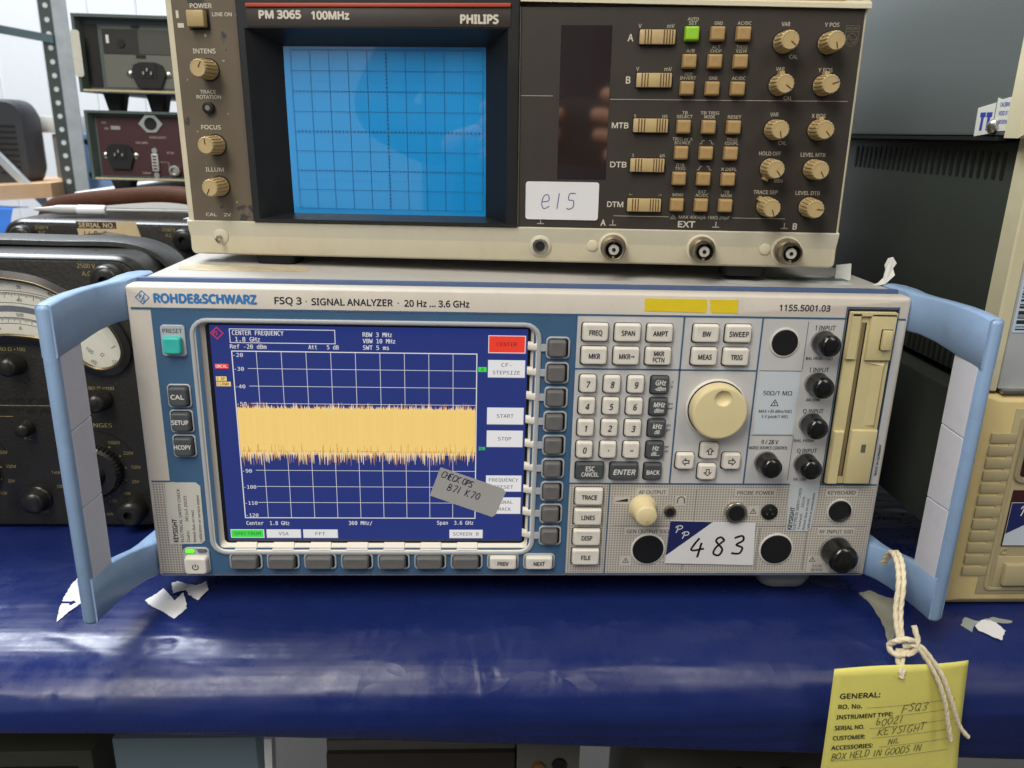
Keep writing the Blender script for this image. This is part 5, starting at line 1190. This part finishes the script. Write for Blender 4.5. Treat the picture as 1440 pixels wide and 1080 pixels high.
for x, z in ((-8, 131), (-6, 80)): lathe([(5, 0), (5, -8), (3.4, -10)], 14).build('knob', black, pb, loc=(x * S, 0, z * S), smooth=40)
cl = MB(); vs = []; nx, ny = 18, 10
for j in range(ny + 1):
    for i in range(nx + 1):
        x = -900 + 182 * i / nx; y = 790 + (4 * j if j < 5 else 20 + 10 * (j - 5))
        vs.append((x + 3 * noise.noise(Vector((x * .03, j, 0))), y + 4 * noise.noise(Vector((x * .04, j * .2, 3))), 92 + 42 * min(1, j / 5.0) + 3 * noise.noise(Vector((x * .03, y * .03, 0)))))
tag(cl.add(vs, [(j * (nx + 1) + i, j * (nx + 1) + i + 1, (j + 1) * (nx + 1) + i + 1, (j + 1) * (nx + 1) + i) for j in range(ny) for i in range(nx)]).build('blue_cloth', M('bright_blue_cloth', (20, 92, 176), .7, var=.1), smooth=60), 'bright blue cloth hanging below the wooden board at the left', 'cloth')
wall = MB()
prof = []
x = -1700
while x < 1500:
    prof += [(x, 1500), (x + 96, 1500), (x + 98, 1503), (x + 102, 1503), (x + 104, 1500)]; x += 104
vs = [(a, b, -900) for a, b in prof] + [(a, b, 1800) for a, b in prof]; n = len(prof)
struct(wall.add(vs, [(i, i + 1, n + i + 1, n + i) for i in range(n - 1)]).build('wall', M('wall_pale', (226, 230, 236), .7, var=.02)))

# ------------------------------------------------------------------ under the bench edge
lgreen = M('olive_box', (58, 61, 48), .6, var=.08)
t1 = empty('olive_case', (-0.33, 0.0, -0.30)); tag(t1, 'olive grey case below the bench edge at the bottom left', 'case')
MB().box(-40, 56, 0, 160, 0, 172).build('body', lgreen, t1, bevel=2); MB().box(-34, 46, -1.5, 1, 20, 160).build('front_panel', black, t1, bevel=1)
t2 = empty('pale_board', (-0.262, 0.0, -0.30)); tag(t2, 'pale blue-white board with white edge under the bench at bottom left', 'board')
MB().stack([rect(0, 96, 0, 178, 10), rect(0, 92, 0, 178, 4)]).build('sheet', M('pale_sheet', (112, 130, 138), .5, var=.04), t2)
MB().stack([[(92, 2, 0), (96, 2, 0), (96, 12, 0), (92, 12, 0)], [(98, 2, 178), (103, 2, 178), (103, 12, 178), (98, 12, 178)]]).build('edge', paperwhite, t2)
t3 = empty('dark_instrument', (-0.06, 0.01, -0.30)); tag(t3, 'dark brown instrument front with pale flange below the middle of the bench', 'instrument')
MB().box(-66, 62, 0, 160, 0, 158).build('body', M('umber_case', (48, 42, 36), .5), t3, bevel=1); MB().box(63, 106, -2, 140, 0, 168).build('flange', M('flange_pale', (98, 95, 88), .5, var=.06), t3, bevel=1)
MB().box(-66, 62, 4, 60, 158, 166).build('top_edge', M('flange_pale', (150, 146, 136), .5), t3)
lathe([(5, 0), (5, -2)], 16).build('flange_hole', black, t3, loc=(92 * S, -2 * S, 150 * S)); lathe([(4.4, 0), (4.4, -3), (2, -3.4)], 16).build('flange_screw', M('rust', (120, 78, 44), .6), t3, loc=(78 * S, -2 * S, 148 * S))
t4 = empty('pale_instrument', (0.09, 0.0, -0.30)); tag(t4, 'pale case with a black cable lying over it below the bench at right', 'instrument')
MB().stack([[(0, 0, 0), (150, 0, 0), (150, 120, 0), (0, 120, 0)], [(0, 0, 150), (150, 0, 146), (150, 120, 150), (0, 120, 156)]]).build('body', M('pale_case', (84, 82, 76), .55, var=.06), t4, bevel=2)
tube(crom([(-6, -6, 130), (12, -6, 148), (34, -6, 154), (60, -6, 150), (76, -6, 136)], 6), 3, 10).build('cable', black, t4, smooth=60)
for x in (64, 96): lathe([(7, 0), (7, -5), (5, -7)], 18).build('control_knob', black, t4, loc=(x * S, 0, 146 * S), smooth=40)
floor_ = struct(MB().add([(-3000, -2000, -900), (3000, -2000, -900), (3000, 1500, -900), (-3000, 1500, -900)], [(0, 1, 2, 3)]).build('floor', M('floor_grey', (90, 88, 84), .7)))

# ------------------------------------------------------------------ photographer, mirrored in the oscilloscope glass
def skinned(name, joints, edges, mat, parent, levels=2):
    me = bpy.data.meshes.new(name)
    me.from_pydata([Vector(j[0]) for j in joints], edges, [])
    o = bpy.data.objects.new(name, me); col.objects.link(o); o.parent = parent
    o.modifiers.new('skin', 'SKIN')
    for v, j in zip(me.skin_vertices[0].data, joints): v.radius = (j[1], j[2] if len(j) > 2 else j[1])
    me.skin_vertices[0].data[0].use_root = True
    sb = o.modifiers.new('subdivision', 'SUBSURF'); sb.levels = levels; sb.render_levels = levels
    me.materials.append(mat)
    return o
pe = empty('person', (-0.10, -0.80, -0.898)); tag(pe, 'person in dark clothes holding up a phone, mirrored in the oscilloscope glass', 'person')
cloth = M('dark_jumper', (40, 44, 56), .85, var=.15, vscale=60); skinm = M('skin', (206, 146, 112), .5, var=.06)
J = [((0, 0, .95), .15, .11), ((0, .0, 1.12), .15, .11), ((0, -.01, 1.30), .17, .12), ((0, -.02, 1.42), .13, .09), ((0, -.02, 1.50), .062, .062),
     ((-.19, -.02, 1.40), .072), ((-.30, .06, 1.19), .056), ((-.10, .25, 1.13), .044), ((.19, -.02, 1.40), .072), ((.33, .06, 1.19), .056), ((.20, .25, 1.13), .044),
     ((-.095, 0, .88), .095), ((-.11, .02, .48), .068), ((-.11, 0, .10), .05), ((-.11, .12, .04), .042), ((.095, 0, .88), .095), ((.11, .02, .48), .068), ((.11, 0, .10), .05), ((.11, .12, .04), .042)]
skinned('body', J, [(0, 1), (1, 2), (2, 3), (3, 4), (3, 5), (5, 6), (6, 7), (3, 8), (8, 9), (9, 10), (0, 11), (11, 12), (12, 13), (13, 14), (0, 15), (15, 16), (16, 17), (17, 18)], cloth, pe)
head = skinned('head', [((0, 0, 1.50), .052), ((0, .01, 1.57), .068, .075), ((0, .0, 1.66), .078, .095), ((0, -.01, 1.73), .06, .075)], [(0, 1), (1, 2), (2, 3)], skinm, pe)
skinned('hair', [((0, -.03, 1.66), .07, .07), ((0, -.015, 1.735), .076, .085), ((0, .02, 1.765), .055, .06)], [(0, 1), (1, 2)], M('hair_dark', (44, 34, 28), .7), pe)
MB().stack([[(0, 92, 1668), (9, 88, 1628), (-9, 88, 1628)], [(0, 96, 1664), (7, 108, 1630), (-7, 108, 1630)], [(0, 90, 1625), (6, 92, 1624), (-6, 92, 1624)]]).build('nose', skinm, head)
for s_ in (-1, 1):
    lathe([(9, 0), (9, -4), (4, -7)], 14).build('eye', M('eye_white', (224, 222, 216), .3), head, loc=(s_ * .032, .083, 1.655), rot=(0, 0, math.pi))
    skinned('ear', [((s_ * .082, -.005, 1.615), .009, .016), ((s_ * .086, -.005, 1.645), .010, .02), ((s_ * .084, -.005, 1.668), .007, .012)], [(0, 1), (1, 2)], skinm, head)
MB().box(-22, 22, 84, 92, 1588, 1596).build('mouth', M('lips', (160, 84, 76), .5), head, bevel=3)
for s_, wx in ((-1, -.10), (1, .20)):
    # palm at the phone's end, four fingers lying across its back towards the lens, thumb on the near face
    px = .071 + s_ * .082
    hj = [((wx, .25, 1.13), .032, .028), ((px + s_ * .026, .315, 1.148), .036, .022), ((px + s_ * .016, .348, 1.160), .036, .015)]
    hnd = skinned('hand', hj, [(0, 1), (1, 2)], skinm, pe)
    for k in range(4):
        z_ = 1.198 - .0215 * k; ln = (.86, 1.0, .95, .76)[k] * (1.02 if s_ < 0 else 1.04)
        skinned('finger', [((px + s_ * .022, .346, z_ - .010), .0102), ((px + s_ * .004, .362, z_ - .003), .0100), ((px - s_ * .030 * ln, .3655, z_), .0094), ((px - s_ * .066 * ln, .3610, z_ + .002), .0078)], [(0, 1), (1, 2), (2, 3)], skinm, hnd)
    skinned('thumb', [((px + s_ * .02, .318, 1.172), .012), ((px + s_ * .004, .326, 1.196), .0105), ((px - s_ * .014, .334, 1.206), .009)], [(0, 1), (1, 2)], skinm, hnd)
pho = MB().stack([at_y(rr(154, 74, 9, 6, 0, 0), y) for y in (-8, 0)]).build('phone', M('phone_black', (24, 24, 26), .25), None, loc=(-0.029, -0.4440, 0.2612), bevel=1.2)
tag(pho, 'black phone in the hands of the person mirrored in the glass', 'phone')

# ------------------------------------------------------------------ torn label scraps on the film
def scrap(pts, label, mat=paperwhite, lift=0.8):
    prof = [(430, -20), (-5, -20.5), (-22, -22), (-36, -25.5), (-48, -31), (-57, -39)]
    def fz(y):
        for (y1, z1), (y0, z0) in zip(prof, prof[1:]):
            if y0 <= y <= y1: return z0 + (z1 - z0) * (y - y0) / (y1 - y0)
        return -40
    P2 = []; rs = random.Random(int(abs(pts[0][0]) * 7))
    for i, p in enumerate(pts):
        q = pts[(i + 1) % len(pts)]; L_ = math.hypot(q[0] - p[0], q[1] - p[1]); n_ = max(1, int(L_ / 1.6))
        for k in range(n_): P2.append((p[0] + (q[0] - p[0]) * k / n_ + (rs.uniform(-.35, .35) if k else 0), p[1] + (q[1] - p[1]) * k / n_ + (rs.uniform(-.35, .35) if k else 0)))
    pts = P2
    V_ = [(x, y, fz(y) + lift + .9 * abs(noise.noise(Vector((x * .1, y * .1, 2))))) for x, y in pts]; V2 = [(x, y, zz - .3) for x, y, zz in V_]
    return tag(MB().stack([V_, V2]).build('paper_scrap', mat), label, 'paper scrap', 'torn white paper scraps on the blue film')
scrap([(-273, -16), (-277, -5), (-281, 10), (-283, 23), (-283, 32), (-276, 29), (-265, 5), (-268, 1), (-271, -8)], 'leaf-shaped torn white paper scrap just left of the left handle\'s foot')
scrap([(-230, 5), (-226, 13), (-224, 19), (-218, 12), (-212, 5), (-210, 14), (-202, -3), (-206, -13), (-216, -6), (-224, -1)], 'jagged white paper scrap beside the left handle, nearer it than the bent scrap')
scrap([(-221, 25), (-218, 27), (-210, 23), (-204, 21), (-200, 27), (-195, 16), (-198, 5), (-206, 11), (-209, 17), (-216, 13)], 'bent white paper scrap partly under the analyzer below its power button', lift=1.2)
scrap([(280, -23), (287, -18), (293, -18), (297, -27), (290, -34), (280, -26)], 'bright white torn paper piece on the film below the beige bench meter', lift=1.6)
scrap([(272, -21), (279, -14), (285, -18), (297, -14), (307, -18), (305, -20), (294, -19), (280, -22), (276, -27)], 'greyish torn label under the bright paper piece below the bench meter', M('scrap_dull', (150, 158, 154), .5, var=.1))
scrap([(223, 12), (232, 15), (239, 7), (246, 4), (241, -9), (232, -21), (221, -37), (219, -37), (223, -23), (225, 1)], 'grey torn paper strip on the film behind the tag\'s string', M('scrap_grey', (142, 142, 128), .5, var=.1))

# ------------------------------------------------------------------ yellow tag on its string
tg = empty('paper_tag', (0.2045, -0.0715, -0.0165)); tag(tg, 'yellow paper instrument tag hanging from the right handle on white string', 'tag')
tg.rotation_euler = (0, -0.07, 0.03)
cardm = M('yellow_card', (230, 222, 118), .65, var=.07, vscale=30, bump=.5, bscale=60, grime=.14, gcol=(150, 135, 70), gscale=40)
nx, nz = 20, 20; vs = []
for j in range(nz + 1):
    for i in range(nx + 1):
        u = i / nx; v = j / nz
        x0 = -35 - 5 * v; x1 = 40.5 + 4 * v
        vs.append((x0 + (x1 - x0) * u, -1.6 * math.sin(u * 3.1) - 2.2 * v * v - .8 * math.sin(v * 4 + u * 2), 5 - 96 * v + (1.2 * math.sin(u * 5) if j == 0 else 0)))
card = MB().add(vs, [(j * (nx + 1) + i, j * (nx + 1) + i + 1, (j + 1) * (nx + 1) + i + 1, (j + 1) * (nx + 1) + i) for j in range(nz) for i in range(nx)]).build('card', cardm, tg, smooth=60)
sm = card.modifiers.new('thickness', 'SOLIDIFY'); sm.thickness = .0004; sm.offset = 1
lathe([(2.3, 0), (2.3, -.4)], 20).build('tag_hole', black, tg, loc=(0, -1.9 * S, -2.5 * S))
def cy(x, z):
    v = (5 - z) / 96; u = (x + 35 + 5 * v) / (75.5 + 9 * v)
    return -1.6 * math.sin(u * 3.1) - 2.2 * v * v - .8 * math.sin(v * 4 + u * 2) - .35
def wrap(o):
    for v in o.data.vertices:
        X_ = v.co.x / S + o.location.x / S; Z_ = v.co.z / S + o.location.z / S
        v.co.y = cy(X_, Z_) * S; 
    o.location.y = 0
    return o
for s, z, w, h in (('GENERAL:', -12, 22, 3.2), ('RO. No.', -18.8, 13, 2.7), ('INSTRUMENT TYPE:', -25.6, 31.5, 2.7), ('SERIAL NO.', -32.8, 16.5, 2.7), ('CUSTOMER:', -39.6, 18, 2.7), ('ACCESSORIES:', -46.2, 23.5, 2.7)):
    wrap(txt(card, s, -31 - .05 * (-12 - z) * 1.5, z, h, ink, w=w, align='L', bold=.022))
for z, x0 in ((-20.4, -16), (-27.2, 2), (-34.4, -13), (-41.2, -11), (-47.8, -6), (-55.4, -33)):
    wrap(ribbon([[(x0 + (36 - x0) * i / 12, z) for i in range(13)]], .22, 0).build('ruled_line', inkgrey, card))
biro = M('biro', (92, 90, 62), .6, var=0)
for s, x, z, h, sx_ in (('FSQ3', 4.5, -25.5, 5.2, .95), ('b0021', -9.5, -32.8, 4.8, .95), ('KEYSIGHT', -8, -39.8, 4.8, 1.0), ('NIL', -1, -46.4, 3.6, .95), ('BOX HELD IN GOODS IN', -33, -54.4, 4.6, .82)):
    o = hand(card, s, x, z, h, .4, biro, sx=sx_, gap=.2, slant=.12 + random.uniform(0, .15), jit=.11, rot=.02); wrap(o)
# string (world millimetres, child of the tag)
stringm = M('cotton_string', (226, 214, 184), .8, var=.1, vscale=500, bump=.6, bscale=700)
inv = Matrix.Identity(4)
def twisted(path, r, name='string'):
    """three-ply cord: a lobed section that turns along its path"""
    P_ = []; 
    for p, q in zip(path, path[1:]):
        k_ = max(1, int((Vector(q) - Vector(p)).length / .55))
        P_ += [tuple(Vector(p).lerp(Vector(q), i / k_)) for i in range(k_)]
    P_.append(path[-1]); loops = []; run = 0.0; up = Vector((0.3, 0.2, 1)).normalized(); n = 15
    for k, p in enumerate(P_):
        p = Vector(p); d = (Vector(P_[min(k + 1, len(P_) - 1)]) - Vector(P_[max(k - 1, 0)])).normalized()
        a_ = d.cross(up); a_.normalize(); b_ = d.cross(a_).normalized()
        if k: run += (p - Vector(P_[k - 1])).length
        ph = run / 5.2 * 2 * math.pi / 3
        loops.append([tuple(p + r * (.92 + .12 * math.cos(3 * (t - ph)) + .05 * noise.noise(Vector((run, t, 1)))) * (math.cos(t) * a_ + math.sin(t) * b_)) for t in [2 * math.pi * i / n for i in range(n)]])
    o = MB().stack(loops).build(name, stringm, tg, smooth=70)
    o.matrix_parent_inverse = (Matrix.Translation(tg.location) @ tg.rotation_euler.to_matrix().to_4x4()).inverted()
    return o
for d in (0, 3.0):
    twisted(crom([(216 + d * .3, -20, 21), (215 + d, -28, 33), (212.5 + d, -40, 33.5), (208.5 + d, -52, 27), (206 + d, -58, 14), (206 + d * .8, -63, 4), (207.5 + d * .5, -66, -2)], 8), 1.45)
    twisted(crom([(208 + d * 1.6, -68, -3), (213 + d, -70, -1), (219 + d, -72, -7), (226 + d * 1.2, -75, -18), (232 + d * 1.3, -77, -32), (236 + d * 2.2, -78, -46 - d * .4), (239 + d * 3.2, -79, -56 + d * .6)], 8), 1.35)
twisted(crom([(201, -66, -3), (203, -69, 1.5), (208, -70, 3), (212.5, -69, 1), (212, -67, -4), (207, -70.5, -6.5), (202, -69, -6), (201, -66, -3)], 8), 1.7)
twisted(crom([(213, -66, 9), (214.5, -69, 3), (213.6, -70.5, -3), (210, -70, -7)], 8), 1.6)
for d in (-1, 1):
    twisted(crom([(206.5 + d, -68, -4), (206 + d * 1.4, -71, -10), (206.5 - d, -73.5, -14), (206.5 + d * .6, -74.5, -18)], 8), 1.35)
